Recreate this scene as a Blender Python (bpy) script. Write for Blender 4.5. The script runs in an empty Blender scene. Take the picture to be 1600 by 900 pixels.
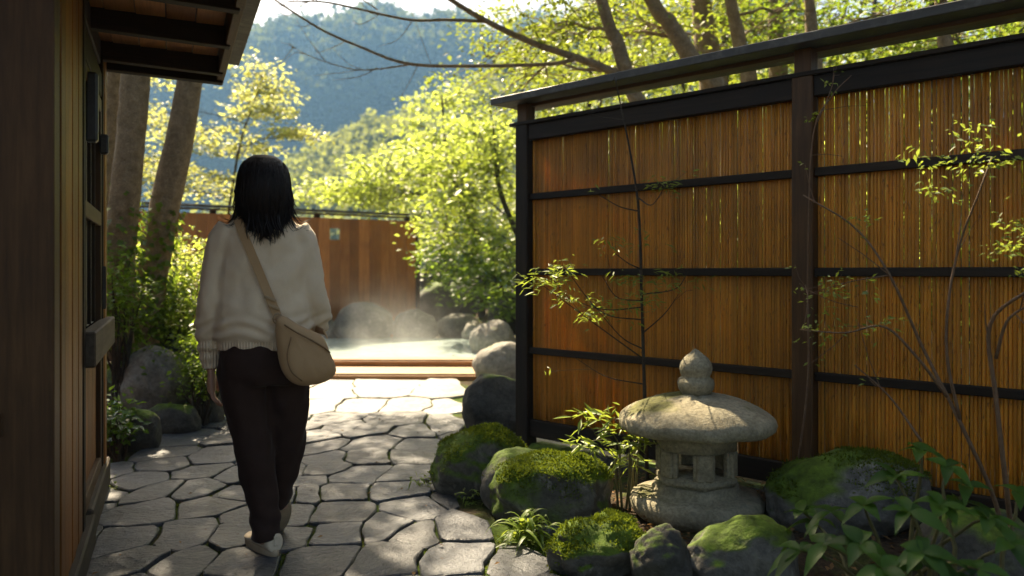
import bpy, bmesh, math, random
import numpy as np
from mathutils import Vector, Matrix, noise as mnoise

R = math.radians
random.seed(7)
rng = np.random.default_rng(11)
scene = bpy.context.scene
COL = scene.collection

# ------------------------------------------------------------------ camera, sky, sun, exposure
F = 1244.4            # focal length in pixels of a 1600 wide frame (28 mm)
CAMZ = 1.15
HY = 425.0            # horizon row
cam = bpy.data.cameras.new("camera")
cam.lens = 28.0; cam.sensor_width = 36.0; cam.shift_y = -25.0 / 1600.0
cam.clip_start = 0.05; cam.clip_end = 6000
cam.dof.use_dof = True; cam.dof.focus_distance = 3.5; cam.dof.aperture_fstop = 1.9
cam_o = bpy.data.objects.new("camera", cam); COL.objects.link(cam_o)
cam_o.location = (0, 0, CAMZ); cam_o.rotation_euler = (R(90), 0, 0)
scene.camera = cam_o

SUN_EL, SUN_AZ = 47.0, -27.0      # azimuth from +Y towards +X
world = bpy.data.worlds.new("World"); scene.world = world; world.use_nodes = True
wn = world.node_tree
sky = wn.nodes.new("ShaderNodeTexSky"); sky.sky_type = 'NISHITA'; sky.sun_disc = False
sky.sun_elevation = R(SUN_EL); sky.sun_rotation = R(SUN_AZ)
sky.air_density = 1.0; sky.dust_density = 4.0; sky.ozone_density = 1.0
wn.links.new(sky.outputs[0], wn.nodes["Background"].inputs[0])
wn.nodes["Background"].inputs[1].default_value = 0.055
sun = bpy.data.lights.new("sun", 'SUN'); sun.energy = 5.0; sun.angle = R(0.55); sun.color = (1.0, 0.90, 0.74)
sun_o = bpy.data.objects.new("sun", sun); COL.objects.link(sun_o)
sd = Vector((math.sin(R(SUN_AZ)) * math.cos(R(SUN_EL)), math.cos(R(SUN_AZ)) * math.cos(R(SUN_EL)), math.sin(R(SUN_EL))))
sun_o.rotation_euler = (-sd).to_track_quat('-Z', 'Y').to_euler(); sun_o.location = (-4, 9, 12)
vs = scene.view_settings
vs.view_transform = 'Standard'; vs.look = 'None'; vs.exposure = 2.0; vs.gamma = 1.0; vs.use_curve_mapping = False
vs.use_white_balance = True; vs.white_balance_temperature = 7900; vs.white_balance_tint = 10
cy = scene.cycles
cy.use_denoising = True; cy.denoiser = 'OPENIMAGEDENOISE'
cy.max_bounces = 7; cy.diffuse_bounces = 4; cy.glossy_bounces = 3; cy.transmission_bounces = 5
cy.transparent_max_bounces = 6; cy.volume_bounces = 1; cy.sample_clamp_indirect = 6.0
cy.volume_step_rate = 2.0; cy.volume_max_steps = 256
cy.use_adaptive_sampling = True; cy.adaptive_threshold = 0.02


def P(px, py, Y):
    """point at depth Y that stands behind a pixel"""
    return Vector(((px - 800.0) * Y / F, Y, CAMZ - (py - HY) * Y / F))


def G(px, py, z=0.0):
    """ground point under a pixel"""
    Y = (CAMZ - z) * F / (py - HY)
    return ((px - 800.0) * Y / F, Y)


# ------------------------------------------------------------------ mesh helpers
def tag(o, label=None, cat=None, group=None, kind=None):
    if label: o["label"] = label
    if cat: o["category"] = cat
    if group: o["group"] = group
    if kind: o["kind"] = kind
    return o


def empty(name, loc=(0, 0, 0), rz=0.0, label=None, cat=None, group=None):
    o = bpy.data.objects.new(name, None); COL.objects.link(o)
    o.location = loc; o.rotation_euler = (0, 0, rz); o.empty_display_size = 0.1
    return tag(o, label, cat, group)


def link(name, me, mat=None, parent=None, loc=None, rot=None):
    o = bpy.data.objects.new(name, me); COL.objects.link(o)
    if mat is not None and len(me.materials) == 0: me.materials.append(mat)
    if parent is not None: o.parent = parent
    if loc is not None: o.location = loc
    if rot is not None: o.rotation_euler = rot
    return o


def fast_mesh(name, verts, faces, tint=None, smooth=False):
    verts = np.asarray(verts, dtype=np.float32).reshape(-1, 3)
    faces = np.asarray(faces, dtype=np.int32)
    m, k = faces.shape
    me = bpy.data.meshes.new(name)
    me.vertices.add(len(verts)); me.vertices.foreach_set("co", verts.ravel())
    me.loops.add(m * k); me.loops.foreach_set("vertex_index", faces.ravel())
    me.polygons.add(m)
    me.polygons.foreach_set("loop_start", np.arange(0, m * k, k, dtype=np.int32))
    me.polygons.foreach_set("loop_total", np.full(m, k, dtype=np.int32))
    if smooth: me.polygons.foreach_set("use_smooth", np.ones(m, dtype=bool))
    if tint is not None:
        a = me.attributes.new("tint", 'FLOAT', 'POINT')
        a.data.foreach_set("value", np.asarray(tint, dtype=np.float32))
    me.update(calc_edges=True)
    return me


class MB:
    def __init__(s): s.v = []; s.f = []
    def add(s, v, f):
        b = len(s.v); s.v.extend([tuple(p) for p in v]); s.f.extend([tuple(i + b for i in q) for q in f])
    def mesh(s, name, smooth=True):
        me = bpy.data.meshes.new(name); me.from_pydata(s.v, [], s.f)
        if smooth: me.polygons.foreach_set("use_smooth", [True] * len(s.f))
        me.update(); return me
    def build(s, name, mat, parent=None, smooth=True, loc=None, rot=None):
        return link(name, s.mesh(name, smooth), mat, parent, loc, rot)


def catmull(pts, n):
    pts = [np.array(p, float) for p in pts]
    if len(pts) == 2: return np.array([pts[0] + (pts[1] - pts[0]) * t for t in np.linspace(0, 1, n)])
    P_ = [2 * pts[0] - pts[1]] + pts + [2 * pts[-1] - pts[-2]]
    out = []
    seg = len(pts) - 1
    for t in np.linspace(0, seg, n):
        i = min(int(t), seg - 1); u = t - i
        a, b, c, d = P_[i], P_[i + 1], P_[i + 2], P_[i + 3]
        out.append(0.5 * ((2 * b) + (-a + c) * u + (2 * a - 5 * b + 4 * c - d) * u * u + (-a + 3 * b - 3 * c + d) * u ** 3))
    return np.array(out)


def tube(path, rad, sides=7, cap=True, flat=1.0, jitter=0.0):
    path = np.asarray(path, float); n = len(path)
    rad = np.broadcast_to(np.asarray(rad, float), (n,))
    t = np.gradient(path, axis=0); t /= (np.linalg.norm(t, axis=1, keepdims=True) + 1e-9)
    ref = np.array([0.0, 0.0, 1.0]) if abs(t[0][2]) < 0.9 else np.array([1.0, 0.0, 0.0])
    u = np.cross(t[0], ref); u /= np.linalg.norm(u)
    ang = np.arange(sides) * 2 * math.pi / sides
    V = []
    for i in range(n):
        u = u - t[i] * np.dot(u, t[i]); u /= (np.linalg.norm(u) + 1e-9)
        w = np.cross(t[i], u)
        r = rad[i]
        jj = 1 + (rng.random(sides) - .5) * jitter if jitter else 1.0
        ring = path[i] + (np.outer(np.cos(ang) * r * jj, u) + np.outer(np.sin(ang) * r * flat * jj, w))
        V.append(ring)
    V = np.concatenate(V)
    Fs = []
    for i in range(n - 1):
        for j in range(sides):
            a = i * sides + j; b = i * sides + (j + 1) % sides
            Fs.append((a, b, b + sides, a + sides))
    if cap:
        Fs.append(tuple(range(sides - 1, -1, -1))); Fs.append(tuple((n - 1) * sides + k for k in range(sides)))
    return V, Fs


def loft(rings, sides=28, expo=2.0):
    """rings: (cx, cy, cz, hw, hd), closed by caps"""
    V = []; Fs = []
    ang = np.arange(sides) * 2 * math.pi / sides
    for (cx, cy_, cz, hw, hd) in rings:
        c, s_ = np.cos(ang), np.sin(ang)
        x = np.sign(c) * np.abs(c) ** (2 / expo) * hw; y = np.sign(s_) * np.abs(s_) ** (2 / expo) * hd
        V.append(np.stack([cx + x, cy_ + y, np.full(sides, cz)], 1))
    V = np.concatenate(V); n = len(rings)
    for i in range(n - 1):
        for j in range(sides):
            a = i * sides + j; b = i * sides + (j + 1) % sides
            Fs.append((a, b, b + sides, a + sides))
    Fs.append(tuple(range(sides - 1, -1, -1))); Fs.append(tuple((n - 1) * sides + k for k in range(sides)))
    return V, Fs


def lathe(profile, sides=40, wob=0.0, seed=0):
    V = []; Fs = []
    n = len(profile)
    for i, (r, z) in enumerate(profile):
        for j in range(sides):
            a = 2 * math.pi * j / sides
            k = 1 + wob * mnoise.noise(Vector((math.cos(a) * 1.6, math.sin(a) * 1.6, z * 9 + seed)))
            kz = wob * .25 * mnoise.noise(Vector((math.cos(a) * 3 + 7, math.sin(a) * 3, z * 6 + seed)))
            V.append((r * k * math.cos(a), r * k * math.sin(a), z + kz))
    for i in range(n - 1):
        for j in range(sides):
            a = i * sides + j; b = i * sides + (j + 1) % sides
            Fs.append((a, b, b + sides, a + sides))
    Fs.append(tuple(range(sides - 1, -1, -1))); Fs.append(tuple((n - 1) * sides + k for k in range(sides)))
    return V, Fs


_boxes = {}
def box_mesh(dx, dy, dz, bevel=0.004):
    key = (round(dx, 4), round(dy, 4), round(dz, 4), bevel)
    if key in _boxes: return _boxes[key].copy() if False else _boxes[key]
    bm = bmesh.new(); bmesh.ops.create_cube(bm, size=1.0)
    bmesh.ops.scale(bm, vec=(dx, dy, dz), verts=bm.verts)
    if bevel: bmesh.ops.bevel(bm, geom=bm.edges[:], offset=bevel, segments=1, affect='EDGES')
    me = bpy.data.meshes.new("piece"); bm.to_mesh(me); bm.free()
    _boxes[key] = me
    return me


def piece(name, c, d, mat, parent=None, rot=(0, 0, 0), bevel=0.004):
    me = box_mesh(d[0], d[1], d[2], bevel)
    if len(me.materials) == 0: me.materials.append(mat)
    elif me.materials[0] != mat:
        me = me.copy(); me.materials.clear(); me.materials.append(mat)
    return link(name, me, None, parent, c, rot)


def remesh(V, Fs, voxel, smooth=2, name="tmp"):
    mb = MB(); mb.v = [tuple(p) for p in V]; mb.f = [tuple(q) for q in Fs]
    o = link("tmp", mb.mesh("tmp"))
    m = o.modifiers.new("r", 'REMESH'); m.mode = 'VOXEL'; m.voxel_size = voxel; m.use_smooth_shade = True
    if smooth:
        s_ = o.modifiers.new("s", 'SMOOTH'); s_.factor = 0.5; s_.iterations = smooth
    dg = bpy.context.evaluated_depsgraph_get()
    me = bpy.data.meshes.new_from_object(o.evaluated_get(dg)); me.name = name
    bpy.data.objects.remove(o)
    me.polygons.foreach_set("use_smooth", np.ones(len(me.polygons), dtype=bool))
    return me


def coords(me):
    a = np.empty(len(me.vertices) * 3, np.float32); me.vertices.foreach_get("co", a); return a.reshape(-1, 3).astype(float)


def normals(me):
    a = np.empty(len(me.vertices) * 3, np.float32); me.vertices.foreach_get("normal", a); return a.reshape(-1, 3).astype(float)


def setco(me, v):
    me.vertices.foreach_set("co", np.asarray(v, np.float32).ravel()); me.update()


def fbm(v, oct=3):
    return mnoise.fractal(Vector(v), 1.0, 2.0, oct)


# ------------------------------------------------------------------ materials
def new_mat(name):
    m = bpy.data.materials.new(name); m.use_nodes = True
    nt = m.node_tree; b = nt.nodes["Principled BSDF"]
    return m, nt, b


def nd(nt, t, **kw):
    n = nt.nodes.new(t)
    for k, v in kw.items():
        if k.startswith("i_"): n.inputs[k[2:].replace("_", " ")].default_value = v
        else: setattr(n, k, v)
    return n


def ramp(nt, fac, stops):
    r = nt.nodes.new("ShaderNodeValToRGB"); e = r.color_ramp.elements
    while len(e) < len(stops): e.new(0.5)
    for i, (p, c) in enumerate(stops):
        e[i].position = p; e[i].color = (*c, 1) if len(c) == 3 else c
    nt.links.new(fac, r.inputs[0]); return r.outputs[0]


def coord(nt, stretch=(1, 1, 1), randoff=True, world=False):
    if world:
        g = nd(nt, "ShaderNodeNewGeometry").outputs["Position"]
    else:
        g = nd(nt, "ShaderNodeTexCoord").outputs["Object"]
    mp = nd(nt, "ShaderNodeMapping"); mp.inputs["Scale"].default_value = stretch
    if randoff and not world:
        oi = nd(nt, "ShaderNodeObjectInfo"); mu = nd(nt, "ShaderNodeVectorMath", operation='SCALE')
        cx = nd(nt, "ShaderNodeCombineXYZ")
        for i in range(3): nt.links.new(oi.outputs["Random"], cx.inputs[i])
        mu.inputs["Scale"].default_value = 37.0
        nt.links.new(cx.outputs[0], mu.inputs[0])
        ad = nd(nt, "ShaderNodeVectorMath", operation='ADD')
        nt.links.new(g, ad.inputs[0]); nt.links.new(mu.outputs[0], ad.inputs[1]); g = ad.outputs[0]
    nt.links.new(g, mp.inputs["Vector"])
    return mp.outputs[0]


def tex_noise(nt, vec, scale, detail=5, rough=0.55, dist=0.0):
    n = nd(nt, "ShaderNodeTexNoise"); n.inputs["Scale"].default_value = scale; n.inputs["Detail"].default_value = detail
    n.inputs["Roughness"].default_value = rough; n.inputs["Distortion"].default_value = dist
    nt.links.new(vec, n.inputs["Vector"]); return n.outputs["Fac"]


def mix(nt, fac, a, b, blend='MIX'):
    m = nd(nt, "ShaderNodeMix", data_type='RGBA', blend_type=blend)
    for s_, v in ((0, fac), (6, a), (7, b)):
        if hasattr(v, "is_output") or isinstance(v, bpy.types.NodeSocket): nt.links.new(v, m.inputs[s_])
        else: m.inputs[s_].default_value = v if s_ == 0 else ((*v, 1) if len(v) == 3 else v)
    return m.outputs[2]


def math_(nt, op, a, b=None, clamp=False):
    m = nd(nt, "ShaderNodeMath", operation=op, use_clamp=clamp)
    for i, v in ((0, a), (1, b)):
        if v is None: continue
        if isinstance(v, bpy.types.NodeSocket): nt.links.new(v, m.inputs[i])
        else: m.inputs[i].default_value = v
    return m.outputs[0]


def bump(nt, b, h, strength, dist=0.01, prev=None):
    n = nd(nt, "ShaderNodeBump"); n.inputs["Strength"].default_value = strength; n.inputs["Distance"].default_value = dist
    nt.links.new(h, n.inputs["Height"])
    if prev is not None: nt.links.new(prev, n.inputs["Normal"])
    if b is not None: nt.links.new(n.outputs[0], b.inputs["Normal"])
    return n.outputs[0]


def wood(name, c1, c2, c3, axis='z', rough=0.6, wear=None, spec=0.35, var=0.35, grain=1.0):
    m, nt, b = new_mat(name)
    st = {'z': (14, 14, 0.8), 'x': (0.8, 14, 14), 'y': (14, 0.8, 14)}[axis]
    v = coord(nt, st)
    g = tex_noise(nt, v, 3.0 * grain, 6, 0.65, 0.6)
    fine = tex_noise(nt, v, 14.0 * grain, 4, 0.7)
    col = ramp(nt, g, [(0.28, c1), (0.52, c2), (0.78, c3)])
    col = mix(nt, math_(nt, 'MULTIPLY', fine, 0.5), col, tuple(x * 0.35 for x in c1))
    blot = tex_noise(nt, coord(nt, (1, 1, 1)), 2.2, 3)
    col = mix(nt, ramp(nt, blot, [(0.42, (0, 0, 0)), (0.72, (.6, .6, .6))]), col, tuple(x * 0.55 for x in c1))
    if wear:
        w_ = tex_noise(nt, coord(nt, (3, 3, 3)), 3.0, 5, 0.7)
        col = mix(nt, ramp(nt, w_, [(0.5, (0, 0, 0)), (0.68, (.8, .8, .8))]), col, wear)
    oi = nd(nt, "ShaderNodeObjectInfo")
    k = math_(nt, 'MULTIPLY_ADD', oi.outputs["Random"], var * 2); k.node.inputs[2].default_value = 1 - var
    hsv = nd(nt, "ShaderNodeHueSaturation"); nt.links.new(col, hsv.inputs["Color"]); nt.links.new(k, hsv.inputs["Value"])
    nt.links.new(hsv.outputs[0], b.inputs["Base Color"])
    b.inputs["Roughness"].default_value = rough; b.inputs["Specular IOR Level"].default_value = spec
    p = bump(nt, None, g, 0.35, 0.006); bump(nt, b, fine, 0.3, 0.002, p)
    return m


def stone(name, c1, c2, c3, scale=6.0, rough=0.85, moss=None, moss_amt=0.5, bumpk=0.6, spec=0.3, lichen=None, objrand=0.0, dark_sides=False, roughvar=0.0):
    m, nt, b = new_mat(name)
    v = coord(nt, (1, 1, 1))
    n1 = tex_noise(nt, v, scale, 8, 0.65, 0.3); n2 = tex_noise(nt, v, scale * 7, 5, 0.7); n3 = tex_noise(nt, v, scale * 0.35, 3)
    col = ramp(nt, n1, [(0.3, c1), (0.5, c2), (0.72, c3)])
    col = mix(nt, ramp(nt, n2, [(0.35, (.55, .55, .55)), (0.6, (0, 0, 0))]), col, tuple(x * 0.4 for x in c1))
    if lichen:
        l_ = tex_noise(nt, v, scale * 2.2, 6, 0.7, 0.4)
        col = mix(nt, ramp(nt, l_, [(0.56, (0, 0, 0)), (0.66, (.7, .7, .7))]), col, lichen)
    if objrand:
        oi = nd(nt, "ShaderNodeObjectInfo")
        k = math_(nt, 'MULTIPLY_ADD', oi.outputs["Random"], objrand * 2); k.node.inputs[2].default_value = 1 - objrand
        hsv = nd(nt, "ShaderNodeHueSaturation"); nt.links.new(col, hsv.inputs["Color"]); nt.links.new(k, hsv.inputs["Value"])
        col = hsv.outputs[0]
    if moss:
        geo = nd(nt, "ShaderNodeNewGeometry"); sx = nd(nt, "ShaderNodeSeparateXYZ"); nt.links.new(geo.outputs["Normal"], sx.inputs[0])
        a = math_(nt, 'ADD', math_(nt, 'MULTIPLY', sx.outputs[2], 0.5), math_(nt, 'MULTIPLY', n3, 1.1))
        a = math_(nt, 'ADD', a, math_(nt, 'MULTIPLY', n1, 0.45))
        a = math_(nt, 'SUBTRACT', a, 1.28 - moss_amt)
        mf = math_(nt, 'MULTIPLY', a, 7.0, True)
        mc = ramp(nt, tex_noise(nt, v, 24, 5, 0.7), [(0.3, tuple(x * .35 for x in moss)), (0.55, moss), (0.8, tuple(min(1, x * 1.7) for x in moss))])
        col = mix(nt, mf, col, mc)
    nt.links.new(col, b.inputs["Base Color"])
    b.inputs["Roughness"].default_value = rough; b.inputs["Specular IOR Level"].default_value = spec
    if roughvar:
        rr = ramp(nt, n1, [(0.3, (rough - roughvar,) * 3), (0.7, (rough + roughvar * .5,) * 3)]); nt.links.new(rr, b.inputs["Roughness"])
    p = bump(nt, None, n1, bumpk, 0.03); p = bump(nt, None, n2, bumpk * 0.9, 0.010, p)
    n4 = tex_noise(nt, v, scale * 22, 3, 0.7)
    bump(nt, b, n4, bumpk * 0.5, 0.002, p)
    return m


def leaf_mat(name, c_dark, c_light, transl=0.5, tcol=None, rough=0.45, spec=0.35):
    m, nt, b = new_mat(name)
    at = nd(nt, "ShaderNodeAttribute", attribute_name="tint")
    col = mix(nt, at.outputs["Fac"], c_dark, c_light)
    nt.links.new(col, b.inputs["Base Color"]); b.inputs["Roughness"].default_value = rough; b.inputs["Specular IOR Level"].default_value = spec
    tr = nd(nt, "ShaderNodeBsdfTranslucent")
    tc = tcol or tuple(min(1.0, x * 1.9) for x in c_light)
    tcd = tuple(x * 0.6 for x in tc)
    nt.links.new(mix(nt, at.outputs["Fac"], tcd, tc), tr.inputs[0])
    ms = nd(nt, "ShaderNodeMixShader"); ms.inputs[0].default_value = transl
    nt.links.new(b.outputs[0], ms.inputs[1]); nt.links.new(tr.outputs[0], ms.inputs[2])
    nt.links.new(ms.outputs[0], nt.nodes["Material Output"].inputs[0])
    return m


def fabric(name, c, c2, knit=None, rough=0.9, sheen=0.3, b2=0.2, scale=160):
    m, nt, b = new_mat(name)
    tc = nd(nt, "ShaderNodeTexCoord").outputs["Object"]
    n1 = tex_noise(nt, tc, 9, 4, 0.6)
    n2 = tex_noise(nt, tc, scale, 3, 0.6)
    col = mix(nt, ramp(nt, n1, [(0.3, (0, 0, 0)), (0.7, (1, 1, 1))]), c, c2)
    col = mix(nt, math_(nt, 'MULTIPLY', n2, 0.5), col, tuple(x * 0.55 for x in c))
    nt.links.new(col, b.inputs["Base Color"])
    b.inputs["Roughness"].default_value = rough; b.inputs["Sheen Weight"].default_value = sheen; b.inputs["Sheen Roughness"].default_value = 0.4
    b.inputs["Specular IOR Level"].default_value = 0.15
    p = bump(nt, None, n2, b2, 0.003)
    if knit:
        sx = nd(nt, "ShaderNodeSeparateXYZ"); nt.links.new(tc, sx.inputs[0])
        ang = math_(nt, 'ARCTAN2', sx.outputs[0], math_(nt, 'MULTIPLY', sx.outputs[1], -1.0))
        w1 = math_(nt, 'SINE', math_(nt, 'MULTIPLY', sx.outputs[0], 2 * math.pi / knit))
        w2 = math_(nt, 'SINE', math_(nt, 'MULTIPLY', sx.outputs[2], 2 * math.pi / (knit * 0.8)))
        body = math_(nt, 'MULTIPLY', w1, w2)
        below = math_(nt, 'LESS_THAN', sx.outputs[2], 0.875)
        rib = math_(nt, 'MULTIPLY', math_(nt, 'SINE', math_(nt, 'MULTIPLY', sx.outputs[0], 2 * math.pi / 0.011)), 1.4)
        mm = nd(nt, "ShaderNodeMix", data_type='FLOAT')
        nt.links.new(below, mm.inputs[0]); nt.links.new(body, mm.inputs[2]); nt.links.new(rib, mm.inputs[3])
        bump(nt, b, mm.outputs[0], 0.5, 0.004, p)
    else:
        nt.links.new(p, b.inputs["Normal"])
    return m


def plain(name, c, rough=0.6, spec=0.3, nscale=20, var=0.3, bumpk=0.1):
    m, nt, b = new_mat(name)
    n = tex_noise(nt, coord(nt), nscale, 5, 0.6)
    nt.links.new(ramp(nt, n, [(0.3, tuple(x * (1 - var) for x in c)), (0.7, tuple(min(1, x * (1 + var)) for x in c))]), b.inputs["Base Color"])
    b.inputs["Roughness"].default_value = rough; b.inputs["Specular IOR Level"].default_value = spec
    bump(nt, b, n, bumpk, 0.004)
    return m


MOSS = (0.075, 0.125, 0.012)
M = {}
M['dark_wood'] = wood('dark_wood', (.016, .010, .006), (.03, .019, .011), (.05, .032, .017), 'z', .65, spec=.2)
M['dark_wood_x'] = wood('dark_wood_x', (.015, .010, .007), (.028, .018, .011), (.048, .031, .018), 'x', .65, spec=.2)
M['cap_wood'] = wood('cap_wood', (.035, .033, .03), (.06, .055, .048), (.10, .09, .075), 'x', .55, wear=(.12, .115, .10), spec=.5)
M['warm_wood'] = wood('warm_wood', (.14, .048, .008), (.26, .092, .014), (.38, .15, .025), 'z', .5, spec=.2, var=.45)
M['plank_wood'] = wood('plank_wood', (.34, .115, .034), (.50, .19, .062), (.60, .27, .11), 'z', .7, var=.3)
M['brown_wood'] = wood('brown_wood', (.05, .023, .008), (.095, .045, .016), (.145, .072, .028), 'z', .55, spec=.25)
M['brown_wood_x'] = wood('brown_wood_x', (.06, .032, .015), (.11, .058, .027), (.16, .088, .043), 'x', .55)
M['eave_wood'] = wood('eave_wood', (.30, .12, .035), (.46, .20, .06), (.56, .27, .095), 'y', .6, var=.2)
M['step_wood'] = wood('step_wood', (.36, .22, .11), (.46, .29, .16), (.55, .37, .22), 'x', .6, var=.1)
M['riser_wood'] = wood('riser_wood', (.28, .13, .05), (.38, .19, .075), (.46, .25, .11), 'x', .6, var=.05)
M['sill'] = wood('sill', (.06, .045, .032), (.10, .078, .056), (.15, .12, .09), 'y', .7, spec=.2)
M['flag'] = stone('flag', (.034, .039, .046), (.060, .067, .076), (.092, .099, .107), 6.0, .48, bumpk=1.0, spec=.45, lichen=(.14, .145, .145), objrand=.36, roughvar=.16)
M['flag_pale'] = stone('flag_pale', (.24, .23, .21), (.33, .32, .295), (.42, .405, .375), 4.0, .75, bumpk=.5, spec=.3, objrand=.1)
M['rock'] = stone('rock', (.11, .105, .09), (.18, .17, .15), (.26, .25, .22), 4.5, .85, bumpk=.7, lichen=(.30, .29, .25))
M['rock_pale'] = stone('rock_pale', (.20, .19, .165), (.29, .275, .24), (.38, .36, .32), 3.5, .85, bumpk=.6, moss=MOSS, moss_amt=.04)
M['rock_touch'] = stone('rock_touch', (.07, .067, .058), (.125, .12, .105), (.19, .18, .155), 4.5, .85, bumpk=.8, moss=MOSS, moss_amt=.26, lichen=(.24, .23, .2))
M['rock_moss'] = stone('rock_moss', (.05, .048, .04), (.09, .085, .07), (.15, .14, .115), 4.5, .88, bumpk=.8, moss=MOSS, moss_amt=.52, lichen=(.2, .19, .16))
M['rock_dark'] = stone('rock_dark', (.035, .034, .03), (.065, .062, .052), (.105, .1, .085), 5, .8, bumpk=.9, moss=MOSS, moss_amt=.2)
M['lantern'] = stone('lantern', (.20, .175, .115), (.29, .26, .175), (.38, .345, .245), 9, .9, bumpk=.55, lichen=(.16, .15, .11), moss=(.10, .10, .03), moss_amt=.02)
M['bark'] = stone('bark', (.16, .11, .06), (.28, .20, .115), (.40, .30, .18), 14, .9, bumpk=1.0, lichen=(.30, .25, .16))
M['bark_dark'] = stone('bark_dark', (.03, .023, .017), (.06, .046, .033), (.1, .08, .058), 16, .9, bumpk=.9)
M['twig'] = plain('twig', (.12, .07, .04), .7, .3, 40)
M['stem_green'] = plain('stem_green', (.09, .08, .03), .6, .3, 40)
M['hair'] = None
M['metal_dark'] = plain('metal_dark', (.02, .02, .02), .45, .5, 60)
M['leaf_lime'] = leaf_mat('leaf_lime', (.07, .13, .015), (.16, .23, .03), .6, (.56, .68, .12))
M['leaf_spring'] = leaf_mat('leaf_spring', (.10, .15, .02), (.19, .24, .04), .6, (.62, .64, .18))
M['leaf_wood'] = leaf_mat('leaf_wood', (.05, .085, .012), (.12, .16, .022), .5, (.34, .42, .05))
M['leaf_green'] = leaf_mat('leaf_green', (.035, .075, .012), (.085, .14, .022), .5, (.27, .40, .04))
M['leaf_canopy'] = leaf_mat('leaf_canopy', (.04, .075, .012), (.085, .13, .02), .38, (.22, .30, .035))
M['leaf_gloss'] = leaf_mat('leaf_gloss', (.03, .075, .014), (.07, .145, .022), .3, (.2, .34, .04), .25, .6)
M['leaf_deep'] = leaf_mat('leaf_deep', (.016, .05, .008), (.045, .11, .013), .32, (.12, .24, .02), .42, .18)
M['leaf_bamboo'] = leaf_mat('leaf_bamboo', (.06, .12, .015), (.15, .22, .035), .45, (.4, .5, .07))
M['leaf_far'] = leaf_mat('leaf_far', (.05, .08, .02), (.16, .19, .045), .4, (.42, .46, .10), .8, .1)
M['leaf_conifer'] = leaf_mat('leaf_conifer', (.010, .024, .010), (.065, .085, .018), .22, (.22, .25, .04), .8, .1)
M['moss'] = leaf_mat('moss', (.028, .055, .007), (.095, .14, .016), .35, (.22, .28, .025), .8, .1)


# ------------------------------------------------------------------ setting: ground, path, water
def sstep(a, b, x):
    t = np.clip((x - a) / (b - a), 0, 1); return t * t * (3 - 2 * t)


def ground_z(x, y):
    x = np.asarray(x, float); y = np.asarray(y, float)
    z = np.full(np.broadcast(x, y).shape, -0.06)
    xr = np.where(y < 14.5, 0.55 + 0.0 * y, 0.55) - 2.0 * sstep(14, 16.5, y)
    xr = xr + 1.3 * (1 - sstep(4.2, 5.6, y)) + 2.0 * (1 - sstep(2.0, 4.4, y))
    e = x - xr
    z = z + 0.45 * sstep(0.0, 0.9, e) * sstep(5.0, 6.5, y) + 0.30 * np.clip(e - 0.9, 0, 40) * sstep(5.0, 7.5, y)
    z = z + 0.34 * (1 - sstep(-3.6, -2.4, x)) * sstep(4.8, 5.6, y) * (1 - sstep(9.0, 10.5, y))
    z = z + 0.10 * (sstep(0.0, .6, x - 0.15 - 0.25 * (y - 4))) * (1 - sstep(5.2, 5.6, y)) * sstep(2.6, 3.2, y)
    z = z - 0.30 * sstep(17, 40, y) * (1 - sstep(-4, 4, x)) * 8
    return z


gx = np.unique(np.concatenate([np.linspace(-6, 6, 90), np.linspace(-30, 30, 50), np.linspace(-640, 640, 40)]))
gy = np.unique(np.concatenate([np.linspace(1, 17, 120), np.linspace(-20, 50, 60), np.linspace(-60, 640, 40)]))
GX, GY = np.meshgrid(gx, gy)
GZ = ground_z(GX, GY)
near = (np.abs(GX) < 9) & (GY < 18)
bmp = np.array([mnoise.noise(Vector((a * 2.3, b_ * 2.3, 0))) for a, b_ in zip(GX.ravel(), GY.ravel())]).reshape(GX.shape)
GZ = GZ + np.where(near, bmp * 0.02 * np.where(GZ > 0.0, 2.0, 0.6), 0)
nv = len(gx)
idx = np.arange(len(gx) * len(gy)).reshape(len(gy), len(gx))
fq = np.stack([idx[:-1, :-1], idx[:-1, 1:], idx[1:, 1:], idx[1:, :-1]], -1).reshape(-1, 4)


def soil_material(name, mossy=.5):
    m, nt, b = new_mat(name)
    v = coord(nt, world=True)
    n1 = tex_noise(nt, v, 3, 6, .65); n2 = tex_noise(nt, v, 45, 5, .7); n3 = tex_noise(nt, v, 1.3, 4, .6)
    col = ramp(nt, n2, [(.3, (.018, .013, .009)), (.5, (.045, .033, .022)), (.68, (.10, .065, .038)), (.8, (.16, .11, .065))])
    mc = ramp(nt, n2, [(.3, (.02, .035, .006)), (.6, (.06, .10, .014)), (.8, (.12, .16, .025))])
    f = ramp(nt, math_(nt, 'ADD', math_(nt, 'MULTIPLY', n1, .6), math_(nt, 'MULTIPLY', n3, .4)), [(.62 - mossy * .3, (0, 0, 0)), (.74 - mossy * .3, (1, 1, 1))])
    nt.links.new(mix(nt, f, col, mc), b.inputs["Base Color"]); b.inputs["Roughness"].default_value = .95
    b.inputs["Specular IOR Level"].default_value = .1
    p = bump(nt, None, n2, .9, .015); bump(nt, b, tex_noise(nt, v, 160, 3, .7), .6, .004, p)
    return m


ground = link('ground', fast_mesh('ground', np.stack([GX, GY, GZ], -1).reshape(-1, 3), fq, smooth=True), soil_material('soil', .35))
tag(ground, kind='structure')

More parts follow.
